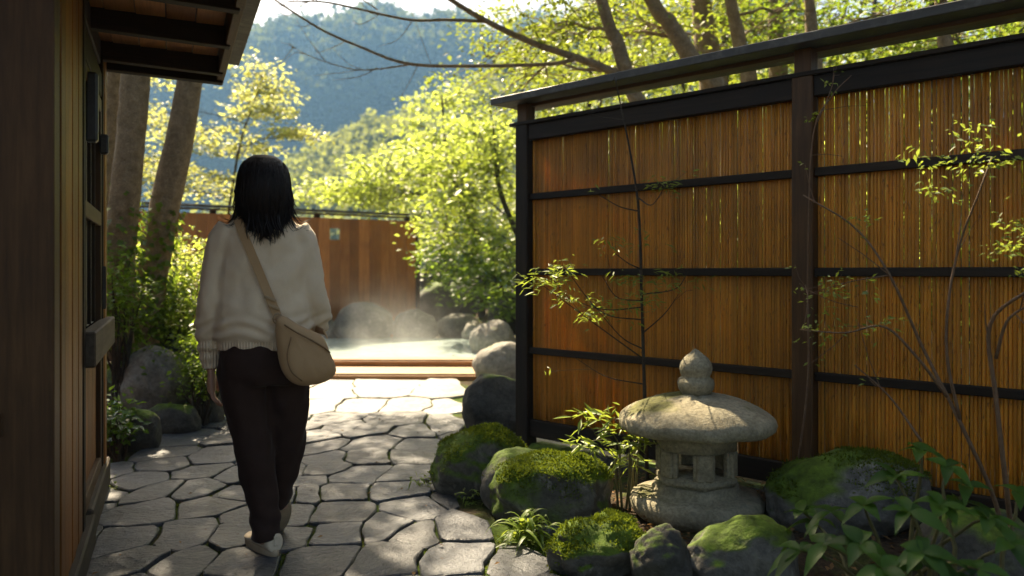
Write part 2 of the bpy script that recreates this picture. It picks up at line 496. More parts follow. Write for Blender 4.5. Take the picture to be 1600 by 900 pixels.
# flagstone path: one stone per seed, seeds read off the layout of the paving
seeds_px = [(317, 671), (290, 687), (261, 707), (342, 709), (205, 752), (302, 738), (320, 761), (327, 788), (224, 799), (274, 835),
            (171, 844), (187, 881), (280, 881), (369, 835), (372, 741), (380, 765), (389, 884), (440, 838), (358, 684), (390, 805), (335, 664),
            (508, 613), (600, 608), (690, 610), (497, 636), (565, 634), (629, 634), (700, 636), (515, 653), (621, 654), (700, 655),
            (489, 681), (538, 667), (580, 672), (651, 674), (690, 668), (497, 696), (591, 694), (662, 697), (508, 715), (576, 716), (644, 715),
            (500, 731), (559, 739), (478, 751), (640, 739), (536, 768), (474, 773), (633, 764), (521, 796), (651, 788), (515, 830),
            (591, 822), (640, 832), (712, 822), (480, 875), (599, 877), (727, 873), (802, 878),
            (420, 610), (400, 632), (440, 655), (410, 668), (430, 690), (415, 712), (440, 735), (410, 750), (440, 775), (445, 800), (385, 650), (360, 662),
            (455, 700), (100, 850), (95, 800), (140, 770)]
seeds = [G(*p) for p in seeds_px]
for yy, xs in ((930, (60, 190, 330, 470, 610, 750, 880)), (1010, (10, 170, 330, 490, 650, 810, 960)), (1130, (-120, 80, 280, 480, 690, 900, 1100)), (1300, (-300, 0, 300, 600, 900, 1200)),
               (1700, (-800, -300, 200, 700, 1200, 1700)), (2600, (-1500, -500, 500, 1500, 2500))):
    for x in xs: seeds.append(G(x + random.uniform(-18, 18), yy + random.uniform(-12, 12)))
_sr = random.Random(5); _tries = 0; _small = 0
while _small < 34 and _tries < 4000:      # small infill stones between the large ones
    _tries += 1
    q = (_sr.uniform(-2.4, .4), _sr.uniform(2.6, 6.2))
    dmin = min(math.hypot((q[0] - a) / .40, (q[1] - b_) / .56) for a, b_ in seeds)
    if dmin > .56: seeds.append(q); _small += 1
n_real = len(seeds)
for p in [(160, 690), (150, 715), (215, 672), (262, 655), (305, 645), (340, 636), (370, 622), (385, 608), (120, 725), (745, 648), (752, 672), (735, 700), (715, 722), (705, 745), (720, 772),
          (765, 792), (818, 815), (872, 845), (930, 880), (1010, 930), (1120, 1000), (1290, 1130), (1500, 1300), (765, 625), (770, 604), (350, 600)]:
    seeds.append(G(*p))
SX, SY = 0.40, 0.56


def clip(poly, nx, ny, d):
    out = []
    for i in range(len(poly)):
        a = poly[i]; b = poly[(i + 1) % len(poly)]
        da = a[0] * nx + a[1] * ny - d; db = b[0] * nx + b[1] * ny - d
        if da <= 0: out.append(a)
        if (da < 0 < db) or (db < 0 < da):
            t = da / (da - db); out.append((a[0] + (b[0] - a[0]) * t, a[1] + (b[1] - a[1]) * t))
    return out


path_pts = [(-3.4, .3), (2.6, .3), (2.2, 2.4), (.75, 3.1), (.1, 4.0), (-.2, 4.6), (-.1, 5.6), (-.25, 8.55), (-3.6, 8.55), (-3.4, 6.4), (-2.6, 5.6), (-2.6, 4.4)]
mb = MB(); mb.add([(x, y, -0.019) for x, y in path_pts], [tuple(range(len(path_pts)))])
path = mb.build('path', soil_material('joint_soil', .75), smooth=False); tag(path, kind='structure')


def make_flag(i):
    sx, sy = seeds[i]
    poly = [(-5.5 / SX, 0.2 / SY), (3.5 / SX, 0.2 / SY), (3.5 / SX, 8.54 / SY), (-5.5 / SX, 8.54 / SY)]
    cx, cy_ = sx / SX, sy / SY
    gap = random.uniform(.004, .012) / .45
    for j, (ox, oy) in enumerate(seeds):
        if j == i: continue
        qx, qy = ox / SX, oy / SY
        dx, dy = qx - cx, qy - cy_; L = math.hypot(dx, dy)
        if L > 5: continue
        nx, ny = dx / L, dy / L
        d = nx * (cx + qx) / 2 + ny * (cy_ + qy) / 2 - gap * .5
        poly = clip(poly, nx, ny, d)
        if len(poly) < 3: return
    pts = [np.array((a * SX, b * SY)) for a, b in poly]
    # drop short edges, round the corners, roughen
    q = []
    for k in range(len(pts)):
        if np.linalg.norm(pts[k] - pts[k - 1]) > .03: q.append(pts[k])
    if len(q) < 3: return
    ct = sum(q) / len(q)
    out = []
    for k in range(len(q)):
        a, b = q[k], q[(k + 1) % len(q)]
        L = np.linalg.norm(b - a); r = min(.16, random.uniform(.006, .028) / max(L, .05) + .015)
        m_ = max(2, int(L / .09) + 1)
        for t in np.linspace(r, 1 - r, m_): out.append(a + (b - a) * t)
    res = []
    for p in out:
        nz = mnoise.noise(Vector((p[0] * 9, p[1] * 9, i * 1.7))) * .009 + mnoise.noise(Vector((p[0] * 25, p[1] * 25, i * 1.7))) * .005
        v = p - ct; p = p + v / (np.linalg.norm(v) + 1e-6) * (nz - .002)
        w_ = np.array((mnoise.noise(Vector((p[0] * 1.9, p[1] * 1.9, 3.3))), mnoise.noise(Vector((p[0] * 1.9, p[1] * 1.9, 9.1))))) * .085
        w2 = np.array((mnoise.noise(Vector((p[0] * 5, p[1] * 5, 13.3))), mnoise.noise(Vector((p[0] * 5, p[1] * 5, 19.1))))) * .028
        res.append(p + w_ + w2)
    ct = sum(res) / len(res)
    n = len(res)
    h = random.uniform(-.008, .009); tx, ty = random.uniform(-.014, .014), random.uniform(-.012, .012)
    def top(p): return h + (p[0] - ct[0]) * tx + (p[1] - ct[1]) * ty + .007 * mnoise.noise(Vector((p[0] * 6, p[1] * 6, i * 3.1)))
    V = []; Fs = []
    for p in res: V.append((p[0], p[1], -.06))
    for p in res: V.append((p[0], p[1], top(p) - random.uniform(.003, .007)))
    ins = []
    for p in res:
        v = ct - p; L = np.linalg.norm(v); s_ = p + v / L * random.uniform(.004, .009); ins.append(s_)
        V.append((s_[0], s_[1], top(s_)))
    for s_ in ins: V.append((s_[0], s_[1], top(s_)))
    for kk in (.66, .33):
        for p in ins:
            s_ = ct + (p - ct) * kk; V.append((s_[0], s_[1], top(s_)))
    V.append((ct[0], ct[1], top(ct)))
    for k in (0, 1, 3, 4):
        for j in range(n):
            a = k * n + j; b = k * n + (j + 1) % n; Fs.append((a, b, b + n, a + n))
    for j in range(n): Fs.append((5 * n + j, 5 * n + (j + 1) % n, 6 * n))
    mb = MB(); mb.add(V, Fs)
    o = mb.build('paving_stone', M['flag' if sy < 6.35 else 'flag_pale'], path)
    o.data.polygons.foreach_set("use_smooth", [j >= 2 * n for j in range(len(Fs))])


for i in range(n_real): make_flag(i)

# hot pool
m, nt, b = new_mat('pool_water')
v = coord(nt, world=True)
b.inputs["Base Color"].default_value = (.42, .52, .50, 1); b.inputs["Roughness"].default_value = .08; b.inputs["IOR"].default_value = 1.33
bump(nt, b, tex_noise(nt, v, 7, 3, .6), .25, .02)
M['water'] = m
pw = [(-5.2, 9.35), (-.25, 9.2), (.15, 10.2), (.1, 11.6), (-.6, 12.7), (-2.0, 13.1), (-3.6, 12.4), (-5.2, 11.6)]
mb = MB(); mb.add([(x, y, .085) for x, y in pw], [tuple(range(len(pw)))])
water = mb.build('pool_water', M['water'], smooth=False); tag(water, kind='structure')


def hill(name, fn, x0, x1, y0, y1, nx, ny, ntree, size, seed, mat, topclear=0):
    xs = np.linspace(x0, x1, nx); ys = np.linspace(y0, y1, ny)
    X, Y = np.meshgrid(xs, ys); Z = fn(X, Y)
    ii = np.arange(nx * ny).reshape(ny, nx)
    f = np.stack([ii[:-1, :-1], ii[:-1, 1:], ii[1:, 1:], ii[1:, :-1]], -1).reshape(-1, 4)
    o = link(name, fast_mesh(name, np.stack([X, Y, Z], -1).reshape(-1, 3), f, smooth=True), mat); tag(o, kind='structure')
    r = np.random.default_rng(seed)
    tx = r.uniform(x0, x1, ntree); ty = r.uniform(y0, y1, ntree); tz = fn(tx, ty)
    # keep what the frame (plus a margin) can look at
    px = 800 + F * tx / ty; py = HY - F * (tz + size - CAMZ) / ty
    k = (px > 120) & (px < 1000) & (py > -60) & (py < 380)
    tx, ty, tz = tx[k], ty[k], tz[k]
    n = len(tx); q = 130
    s = size * r.uniform(.65, 1.25, n)
    d = r.normal(size=(n, q, 3)); d /= np.linalg.norm(d, axis=2, keepdims=True)
    rad = r.uniform(.55, 1.0, (n, q, 1)) ** .5
    lump = 1 + .25 * np.sin(d[..., :1] * 5 + r.uniform(0, 6, (n, 1, 1))) * np.cos(d[..., 1:2] * 4 + r.uniform(0, 6, (n, 1, 1)))
    c = d * rad * lump * np.stack([s * .55, s * .55, s * .62], -1)[:, None, :] + np.stack([tx, ty, tz + s * .5], -1)[:, None, :]
    c = c.reshape(-1, 3)
    fd = r.normal(size=c.shape); nn = d.reshape(-1, 3) + r.normal(size=c.shape) * .5
    tint = np.clip(np.repeat(r.uniform(0, 1, n), q) * .7 + r.uniform(0, .3, n * q), 0, 1)
    L = np.repeat(s, q) * r.uniform(.12, .26, n * q)
    return o, leaf_geo(c, fd, nn, L, L * .8, tint)


def leaf_geo(c, d, n, L, W, tint, fold=.12, droop=.1):
    N = len(c)
    d = d / (np.linalg.norm(d, axis=1, keepdims=True) + 1e-9)
    s = np.cross(d, n); s /= (np.linalg.norm(s, axis=1, keepdims=True) + 1e-9)
    n = np.cross(s, d)
    L = np.broadcast_to(L, (N,))[:, None]; W = np.broadcast_to(W, (N,))[:, None]
    mid = c + d * L * .45
    v = np.stack([c, mid + s * W * .5 + n * W * fold, c + d * L - n * L * droop, mid - s * W * .5 + n * W * fold], 1).reshape(-1, 3)
    b = (np.arange(N) * 4)[:, None]
    f = np.concatenate([b + np.array([[0, 1, 2]]), b + np.array([[0, 2, 3]])], 1).reshape(-1, 3)
    return v, f, np.repeat(tint, 4)


class Leaves:
    def __init__(s): s.v = []; s.f = []; s.t = []; s.n = 0
    def add(s, v, f, t): s.v.append(v); s.f.append(f + s.n); s.t.append(t); s.n += len(v)
    def build(s, name, mat, parent=None):
        return link(name, fast_mesh(name, np.concatenate(s.v), np.concatenate(s.f), np.concatenate(s.t)), mat, parent)


def far_ridge(x, y):
    # crest near y = 380, steep towards the viewer
    crest = 106 + 4 * np.sin(x * .06 + 5.2) + 3 * np.sin(x * .17)
    t = np.clip((y - 285) / 95, 0, 1)
    return -12 + (crest + 12) * (1 - (1 - t) ** 1.9) * np.where(y > 380, 1 - (y - 380) / 300, 1)


def near_ridge(x, y):
    crest = 18.5 + np.clip((x + 48) * .54, -20, 45) + 2.5 * np.sin(x * .13)
    t = np.clip((y - 95) / 75, 0, 1)
    return -6 + (crest + 4) * (t ** 1.1) * np.where(y > 170, 1 - (y - 170) / 90, 1)


M['hill_soil'] = plain('hill_soil', (.04, .055, .02), .95, .05, .3, .4, 0)
o1, g1 = hill('mountain', far_ridge, -330, 90, 255, 470, 60, 40, 7000, 13.0, 3, M['hill_soil'])
o2, g2 = hill('hill', near_ridge, -110, 60, 98, 215, 50, 40, 3800, 5.6, 5, M['hill_soil'])
lv = Leaves(); lv.add(*g1); w1 = lv.build('mountain_forest', M['leaf_conifer']); tag(w1, 'blue hazy forest covering the far mountain', 'forest', kind='stuff')
lv = Leaves(); lv.add(*g2); w2 = lv.build('hill_forest', M['leaf_far']); tag(w2, 'pale green forest on the nearer hillside', 'forest', kind='stuff')

# ------------------------------------------------------------------ bathhouse building on the left
BO = (-2.21, 4.335, 0); BR = math.atan2(.395, .919)
house = empty('bathhouse', BO, BR, 'dark timber bathhouse with overhanging eave at the left edge of the path', 'building')
# local: +x towards the path, +y away along the wall, far corner at 0,0
piece('corner_post', (-.056, -.075, 1.2), (.12, .15, 2.4), M['warm_wood'], house)
piece('corner_post', (-.075, -2.045, 1.3), (.15, .13, 2.6), M['brown_wood'], house)
y = -1.978
widths = [.115, .09, .12, .10, .11, .095, .06]
for w_ in widths:
    piece('wall_plank', (-.012 + random.uniform(-.002, .002), y + w_ / 2, 1.27), (.03, w_ - .004, 2.34), M['warm_wood'], house, bevel=.003)
    y += w_
yd = y            # door zone starts here
piece('door_post', (-.038, yd + .04, 1.25), (.09, .07, 2.3), M['dark_wood'], house)
piece('door_post', (-.04, -.19, 1.25), (.08, .05, 2.3), M['dark_wood'], house)
piece('lintel', (-.05, (yd - .2) / 2 + .03, 2.12), (.09, abs(yd) - .25, .12), M['dark_wood'], house)
door = empty('door', (-.022, (yd - .16) / 2, .12)); door.parent = house
dw = abs(yd) - .3
piece('door_stile', (0, -dw / 2 + .03, .97), (.035, .06, 1.90), M['brown_wood'], door)
piece('door_stile', (0, dw / 2 - .03, .97), (.035, .06, 1.90), M['brown_wood'], door)
for z in (.05, .72, 1.3, 1.88): piece('door_rail', (.002, 0, z), (.033, dw - .13, .07), M['brown_wood'], door)
for k in range(4): piece('door_panel', (-.012, -dw / 2 + .06 + (dw - .12) * (k + .5) / 4, .38), (.015, (dw - .12) / 4 - .004, .60), M['warm_wood'], door, bevel=.002)
M['paper'] = plain('paper', (.42, .40, .32), .9, .1, 12, .12, .05)
piece('door_pane', (-.014, 0, 1.32), (.008, dw - .12, 1.08), M['paper'], door, bevel=0)
for k in range(3): piece('door_bar', (.0, -dw / 2 + .06 + (dw - .12) * (k + 1) / 4, 1.32), (.016, .014, 1.06), M['dark_wood'], door, bevel=.002)
piece('door_handle', (.03, dw / 2 - .03, .95), (.02, .02, .22), M['metal_dark'], door)
piece('guard_rail', (.014, -.62, .835), (.06, 1.22, .145), M['sill'], house, bevel=.006)
piece('guard_rail_bracket', (-.02, -.93, .835), (.036, .05, .10), M['dark_wood'], house)
piece('base_sill', (-.025, -.50, .065), (.09, 1.06, .15), M['sill'], house, bevel=.008)
piece('base_sill', (-.015, -1.60, .055), (.09, 1.13, .13), M['sill'], house, bevel=.008)
piece('wall_fitting', (.01, -.98, 1.86), (.05, .06, .30), M['metal_dark'], house, bevel=.01)  # dark metal piece on the wall by the door
piece('wall_fitting', (.012, -.30, 1.80), (.04, .05, .10), M['metal_dark'], house, bevel=.008)
piece('wall_beam', (-.06, -1.1, 2.30), (.10, 2.3, .14), M['dark_wood_x'], house)
# side facing the viewer, left of the near post, with a dim window
piece('end_wall', (-1.2, -2.03, .33), (2.13, .05, .66), M['dark_wood'], house)
piece('end_wall_sill', (-1.2, -2.06, .70), (2.13, .12, .07), M['brown_wood'], house)
piece('window_pane', (-1.2, -2.0, 1.15), (2.13, .02, .80), M['paper'], house, bevel=0)
for k in range(5): piece('window_bar', (-.17 - k * .2, -2.025, 1.15), (.03, .025, .80), M['dark_wood'], house)
piece('end_lintel', (-1.2, -2.04, 1.85), (2.13, .10, .60), M['dark_wood'], house)
piece('back_wall', (-2.3, -1.06, 1.2), (.06, 2.1, 2.4), M['dark_wood'], house)
piece('far_wall', (-1.2, -.03, 1.2), (2.13, .05, 2.4), M['brown_wood'], house)
# eave
piece('eave_beam', (.22, .02, 2.275), (.76, .07, .062), M['dark_wood_x'], house, rot=(0, R(2), 0))
for yy in (-.18, -.76, -1.34, -1.92, -2.45): piece('rafter', (.18, yy, 2.30), (.82, .06, .10), M['dark_wood_x'], house, rot=(0, R(2), 0))
for k in range(6):
    piece('eave_board', (-.15 + k * .129, -1.30, 2.366 - k * .0047), (.124, 2.72, .018), M['eave_wood'], house, bevel=.002)
piece('fascia', (.585, -1.28, 2.32), (.04, 2.78, .15), M['brown_wood'], house)
rf = piece('roof', (-.845, -1.28, 2.55), (3.11, 2.95, .05), M['cap_wood'], house, rot=(0, R(5), 0))
# bottle on the window ledge
mb = MB(); mb.add(*lathe([(.0, 0), (.028, .002), (.03, .02), (.03, .10), (.024, .13), (.011, .15), (.011, .18), (.013, .181), (.013, .19), (0, .19)], 16))
bl = mb.build('bottle', M['metal_dark']); bl.location = Matrix.Rotation(BR, 3, 'Z') @ Vector((-.185, -2.09, .735)) + Vector(BO); tag(bl, 'small dark bottle on the window ledge left of the near post', 'bottle')

# ------------------------------------------------------------------ bamboo screen fence
FO = (.10, 5.20, 0); FR = math.atan2(-.686, .727)
BAY = 1.86
scr = empty('bamboo_fence', FO, FR, 'tall bamboo screen fence with dark frame and plank cap beside the path', 'fence')


def bamboo_mat():
    m, nt, b = new_mat('bamboo')
    v = coord(nt, (30, 30, 1.5)); g = tex_noise(nt, v, 2.5, 5, .65)
    col = ramp(nt, g, [(.25, (.40, .155, .015)), (.5, (.60, .25, .027)), (.75, (.70, .34, .05))])
    stn = tex_noise(nt, coord(nt, world=True), 1.6, 5, .6)
    col = mix(nt, ramp(nt, stn, [(.42, (0, 0, 0)), (.68, (.55, .55, .55))]), col, (.19, .085, .018))
    sp = tex_noise(nt, coord(nt, (3, 3, 1)), 26, 3, .6)
    col = mix(nt, ramp(nt, sp, [(.60, (0, 0, 0)), (.70, (.8, .8, .8))]), col, (.12, .05, .012))
    oi = nd(nt, "ShaderNodeObjectInfo")
    k = math_(nt, 'MULTIPLY_ADD', oi.outputs["Random"], .45); k.node.inputs[2].default_value = .78
    hsv = nd(nt, "ShaderNodeHueSaturation"); nt.links.new(col, hsv.inputs["Color"]); nt.links.new(k, hsv.inputs["Value"])
    nt.links.new(hsv.outputs[0], b.inputs["Base Color"]); b.inputs["Roughness"].default_value = .42; b.inputs["Specular IOR Level"].default_value = .4
    bump(nt, b, g, .2, .002)
    tr = nd(nt, "ShaderNodeBsdfTranslucent"); nt.links.new(mix(nt, .5, hsv.outputs[0], (.6, .25, .05)), tr.inputs[0])
    ms = nd(nt, "ShaderNodeMixShader"); ms.inputs[0].default_value = .33
    nt.links.new(b.outputs[0], ms.inputs[1]); nt.links.new(tr.outputs[0], ms.inputs[2])
    nt.links.new(ms.outputs[0], nt.nodes["Material Output"].inputs[0])
    return m


M['bamboo'] = bamboo_mat()
slat_meshes = []
for k in range(10):
    n0 = random.uniform(.2, .6); zs = []; rs = []
    z0, z1 = .17, 2.03
    zz = [z0] + [n0 + .42 * j + random.uniform(-.05, .05) for j in range(4)] + [z1]
    pts = []; rad = []
    for a in zz:
        wob = (random.uniform(-.0012, .0012), random.uniform(-.0012, .0012))
        if a in (z0, z1): pts.append((wob[0], wob[1], a)); rad.append(.0077)
        else: pts.append((wob[0], wob[1], a)); rad.append(.0086)
    V, Fs = tube(pts, rad, 6)
    mb = MB(); mb.add(V, Fs); me = mb.mesh('slat'); me.materials.append(M['bamboo']); slat_meshes.append(me)
for bay in range(2):
    x = bay * BAY + .062
    while x < (bay + 1) * BAY - .055:
        s_ = random.uniform(.9, 1.08)
        o = link('slat', random.choice(slat_meshes), None, scr, (x, random.uniform(-.003, .003), 0), (random.uniform(-.001, .001), random.uniform(-.0007, .0007), random.uniform(0, 6.28)))
        o.scale = (s_, s_, 1)
        x += .0161 * s_ + abs(random.gauss(0, .0004)) + (.0009 if random.random() < .12 else 0)
for k in range(3):
    piece('post', (k * BAY, -.012, 1.03), (.105, .10, 2.17), M['dark_wood' if k == 0 else 'brown_wood'], scr, bevel=.006)
for k in range(2):
    cx = k * BAY + BAY / 2
    for z, h in ((1.635, .042), (1.15, .042), (.644, .042)):
        piece('rail', (cx, -.026, z), (BAY - .106, .030, h), M['dark_wood_x'], scr, bevel=.004)
        piece('rail', (cx, .026, z), (BAY - .106, .026, h), M['dark_wood_x'], scr, bevel=.004)
    piece('bottom_rail', (cx, -.005, .145), (BAY - .106, .07, .11), M['dark_wood_x'], scr)
    piece('header', (cx, -.012, 2.05), (BAY - .106, .075, .10), M['dark_wood_x'], scr)
piece('header_ledge', (BAY, -.012, 2.112), (2 * BAY + .20, .115, .022), M['dark_wood_x'], scr, bevel=.003)
piece('cap_beam', (BAY, .03, 2.24), (2 * BAY + .16, .06, .03), M['brown_wood_x'], scr)
piece('cap_board', (BAY, -.086, 2.262), (2 * BAY + .34, .17, .045), M['cap_wood'], scr, rot=(R(3), 0, 0))
piece('cap_board', (BAY, .087, 2.262), (2 * BAY + .34, .17, .045), M['cap_wood'], scr, rot=(R(-3), 0, 0))
for k in range(3): piece('post_top', (k * BAY, -.012, 2.18), (.085, .085, .12), M['brown_wood'], scr)
for k in range(2):
    for q in range(5):
        piece('footing_stone', (k * BAY + .2 + q * .36, 0, -.01), (.30, .16, .12), M['rock_dark'], scr, bevel=.03)

# ------------------------------------------------------------------ plank wall behind the pool
PO = (-9.0, 9.73, 0); PR = math.atan2(2.6, 3.95); PL = 8.68
pf = empty('plank_fence', PO, PR, 'reddish brown vertical plank fence with thin cap behind the steaming pool', 'fence')
x = 0
while x < PL:
    w_ = min(random.uniform(.15, .21), PL - x)
    if w_ < .04: break
    xc = x + w_ / 2
    if x < 7.1 < x + w_:
        piece('plank', (xc, 0, .82), (w_ - .005, .028, 1.76), M['plank_wood'], pf, bevel=.003)
        piece('plank', (xc, 0, 1.985), (w_ - .005, .028, .17), M['plank_wood'], pf, bevel=.003)
    else:
        piece('plank', (xc, random.uniform(-.005, .005), 1.0), (w_ - .004, .028, 2.14 + random.uniform(-.004, .004)), M['plank_wood'], pf, bevel=.003)
    x += w_
for k in range(6): piece('post', (.05 + k * 1.70, .09, 1.04), (.09, .09, 2.22), M['dark_wood'], pf)
piece('rail', (PL / 2, .035, 1.6), (PL, .035, .07), M['brown_wood_x'], pf)
piece('rail', (PL / 2, .035, .5), (PL, .035, .07), M['brown_wood_x'], pf)
piece('end_post', (PL + .02, -.02, 1.05), (.07, .08, 2.20), M['brown_wood'], pf)
piece('cap_rail', (PL / 2, .05, 2.14), (PL + .1, .04, .03), M['brown_wood_x'], pf)
piece('cap_board', (PL / 2 + .02, 0, 2.187), (PL + .22, .24, .03), M['cap_wood'], pf, bevel=.005)

# ------------------------------------------------------------------ pool steps
def step(name, y, z0, z1, depth, label, x0=-4.6, x1=-.30):
    e = empty(name, ((x0 + x1) / 2, y, z0), R(-1.2), label, 'step', 'pool steps')
    L = x1 - x0
    for k in range(3): piece('tread_board', (0, .02 + depth * (k + .5) / 3, z1 - z0 - .015), (L, depth / 3 - .006, .03), M['step_wood'], e, bevel=.005)
    piece('riser', (0, 0, (z1 - z0) / 2 - .01), (L - .02, .03, z1 - z0 - .02), M['riser_wood'], e)
    return e


step('pool_step', 8.60, -.03, .055, .62, 'lower pale timber step in front of the pool')
step('pool_step', 9.26, -.03, .135, .30, 'upper pale timber step along the edge of the pool')

# ------------------------------------------------------------------ rocks
bm = bmesh.new(); bmesh.ops.create_icosphere(bm, subdivisions=5, radius=1.0)
ICO = [v.co.copy() for v in bm.verts]; ICF = [tuple(v.index for v in f.verts) for f in bm.faces]; bm.free()
bm = bmesh.new(); bmesh.ops.create_icosphere(bm, subdivisions=4, radius=1.0)
ICO4 = [v.co.copy() for v in bm.verts]; ICF4 = [tuple(v.index for v in f.verts) for f in bm.faces]; bm.free()
_rs = [0]


def rock(c, r, mat, label, seed=None, rz=0.0, rough=1.0, moss=0, group=None, cat='boulder', name='boulder', fine=False, cuts=5):
    _rs[0] += 1; sd_ = seed if seed is not None else _rs[0] * 3.17
    rr = random.Random(int(sd_ * 100))
    planes = []
    for _ in range(cuts):
        n = Vector((rr.gauss(0, 1), rr.gauss(0, 1), rr.gauss(0, .7))).normalized(); planes.append((n, rr.uniform(.74, .92)))
    src, fc = (ICO, ICF) if fine else (ICO4, ICF4)
    V = np.empty((len(src), 3))
    so = Vector((sd_, sd_ * 2.3, -sd_))
    for i, p in enumerate(src):
        k = 1 + rough * (.17 * mnoise.noise(p * 1.25 + so) + .09 * mnoise.noise(p * 2.7 + so) + .035 * mnoise.noise(p * 6.5 + so) + .016 * mnoise.noise(p * 14 + so))
        q = p * k
        for n, d in planes:
            e = q.dot(n) - d
            if e > 0: q = q - n * e * .8
        V[i] = q
    V[:, 2] /= max(V[:, 2].max(), 1e-3)
    V *= np.array(r)
    cz, sz = math.cos(rz), math.sin(rz)
    V = V @ np.array([[cz, sz, 0], [-sz, cz, 0], [0, 0, 1]])
    me = fast_mesh(name, V, np.array(fc), smooth=True)
    o = link(name, me, mat, None, c); tag(o, label, cat, group)
    if moss:
        nn = normals(me)
        r_ = np.random.default_rng(int(sd_ * 10))
        nz = np.array([mnoise.noise(Vector(v) * 5 + so) for v in V])
        w_ = np.clip(nn[:, 2] * 1.1 - .30 + nz * 1.3, 0, None) ** 1.2
        if w_.sum() > 0:
            pick = r_.choice(len(V), moss, p=w_ / w_.sum())
            spread = float(np.mean(r)) * .035
            c_ = V[pick] + r_.normal(size=(moss, 3)) * spread * np.array([1, 1, .2]); nr = nn[pick]
            c_ -= nr * .002
            d = nr * 1.0 + r_.normal(size=(moss, 3)) * .55
            lv = Leaves(); L = r_.uniform(.006, .017, moss)
            lv.add(*leaf_geo(c_, d, r_.normal(size=(moss, 3)), L, L * .5, np.clip(r_.uniform(0, 1, moss) * .6 + nz[pick] * .5 + .2, 0, 1)))
            mo = lv.build('moss', M['moss'], o); mo["kind"] = "stuff"
    return o


def rock_px(x0, x1, yt, yb, mat, label, zb=0.0, ry=.8, **kw):
    Yf = (CAMZ - zb) * F / (yb - HY)
    Yc = Yf
    for _ in range(4):
        rx = (x1 - x0) / 2 * Yc / F; Yc = Yf + rx * ry * .8
    top = CAMZ - (yt - HY) * (Yc + .1 * rx) / F
    rzv = (top - zb + .06) / 1.75
    c = (((x0 + x1) / 2 - 800) * Yc / F, Yc, top - rzv)
    return rock(c, (rx, rx * ry, rzv), mat, label, **kw)


# left of the path
rock_px(180, 299, 539, 652, M['rock'], 'large round grey boulder left of the path behind smaller stones', zb=.05, ry=.9, rough=.6, fine=True, cuts=2)
rock_px(228, 312, 628, 676, M['rock_dark'], 'low flat dark stone at the foot of the round boulder', ry=.7)
rock_px(296, 350, 606, 662, M['rock_dark'], 'dark stone just left of the person at the path edge', ry=.9)
rock_px(178, 252, 636, 702, M['rock_dark'], 'rounded dark stone half covered by leaves next to the bathhouse corner', ry=.9)
rock_px(238, 318, 512, 590, M['rock_dark'], 'dark mossy boulder in the shade behind the round boulder', zb=.25, moss=2500)
rock_px(318, 372, 560, 630, M['rock_dark'], 'small dark boulder in the shade close by the hand of the person', zb=.12)
rock_px(155, 180, 646, 708, M['rock_touch'], 'narrow ochre stone standing against the bathhouse corner', ry=1.2)
# right of the path, from far to near
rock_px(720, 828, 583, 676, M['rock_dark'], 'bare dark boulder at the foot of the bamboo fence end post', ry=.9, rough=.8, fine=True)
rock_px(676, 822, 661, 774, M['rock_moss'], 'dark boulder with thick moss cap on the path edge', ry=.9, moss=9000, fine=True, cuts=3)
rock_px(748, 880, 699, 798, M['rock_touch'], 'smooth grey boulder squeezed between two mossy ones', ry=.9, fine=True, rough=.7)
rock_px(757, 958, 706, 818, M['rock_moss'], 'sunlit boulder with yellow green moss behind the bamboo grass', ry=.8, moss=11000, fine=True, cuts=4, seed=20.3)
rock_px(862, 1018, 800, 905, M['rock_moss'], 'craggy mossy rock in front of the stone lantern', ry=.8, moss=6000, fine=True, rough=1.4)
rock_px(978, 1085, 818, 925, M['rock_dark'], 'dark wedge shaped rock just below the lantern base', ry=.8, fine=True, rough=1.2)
rock_px(1068, 1262, 803, 930, M['rock_touch'], 'broad grey green rock at the bottom edge right of the lantern', ry=.7, fine=True)
rock_px(1188, 1450, 699, 842, M['rock_touch'], 'large moss topped boulder against the bamboo fence behind leafy shrub', zb=.03, ry=.62, moss=6000, fine=True, cuts=3)
rock_px(1420, 1640, 790, 960, M['rock_dark'], 'dark boulder under the leafy shrub in the corner', ry=.7)
# round the pool
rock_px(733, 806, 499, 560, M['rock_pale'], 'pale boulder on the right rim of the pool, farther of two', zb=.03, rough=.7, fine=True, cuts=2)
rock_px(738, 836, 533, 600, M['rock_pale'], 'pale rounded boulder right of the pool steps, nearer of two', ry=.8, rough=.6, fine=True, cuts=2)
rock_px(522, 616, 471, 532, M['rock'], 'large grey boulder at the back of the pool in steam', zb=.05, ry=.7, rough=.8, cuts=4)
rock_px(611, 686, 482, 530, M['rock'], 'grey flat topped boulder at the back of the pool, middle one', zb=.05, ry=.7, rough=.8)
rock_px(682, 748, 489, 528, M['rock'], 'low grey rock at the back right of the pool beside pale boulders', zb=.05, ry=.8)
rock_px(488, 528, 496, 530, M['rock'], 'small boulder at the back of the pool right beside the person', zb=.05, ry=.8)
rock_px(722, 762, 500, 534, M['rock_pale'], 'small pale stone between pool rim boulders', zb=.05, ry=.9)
for k, (x0, x1, yt, yb) in enumerate([(640, 720, 440, 505), (700, 780, 428, 500), (760, 830, 455, 512), (655, 705, 405, 470)]):
    rock_px(x0, x1, yt, yb, M['rock_dark'], ['dark bank rock beside the plank fence end', 'dark bank rock under the sunlit shrub behind the pool', 'low dark bank rock next to the fence post',
                                             'upper dark bank rock right of the plank fence'][k], zb=.15 + .3 * (k == 3), ry=.8)

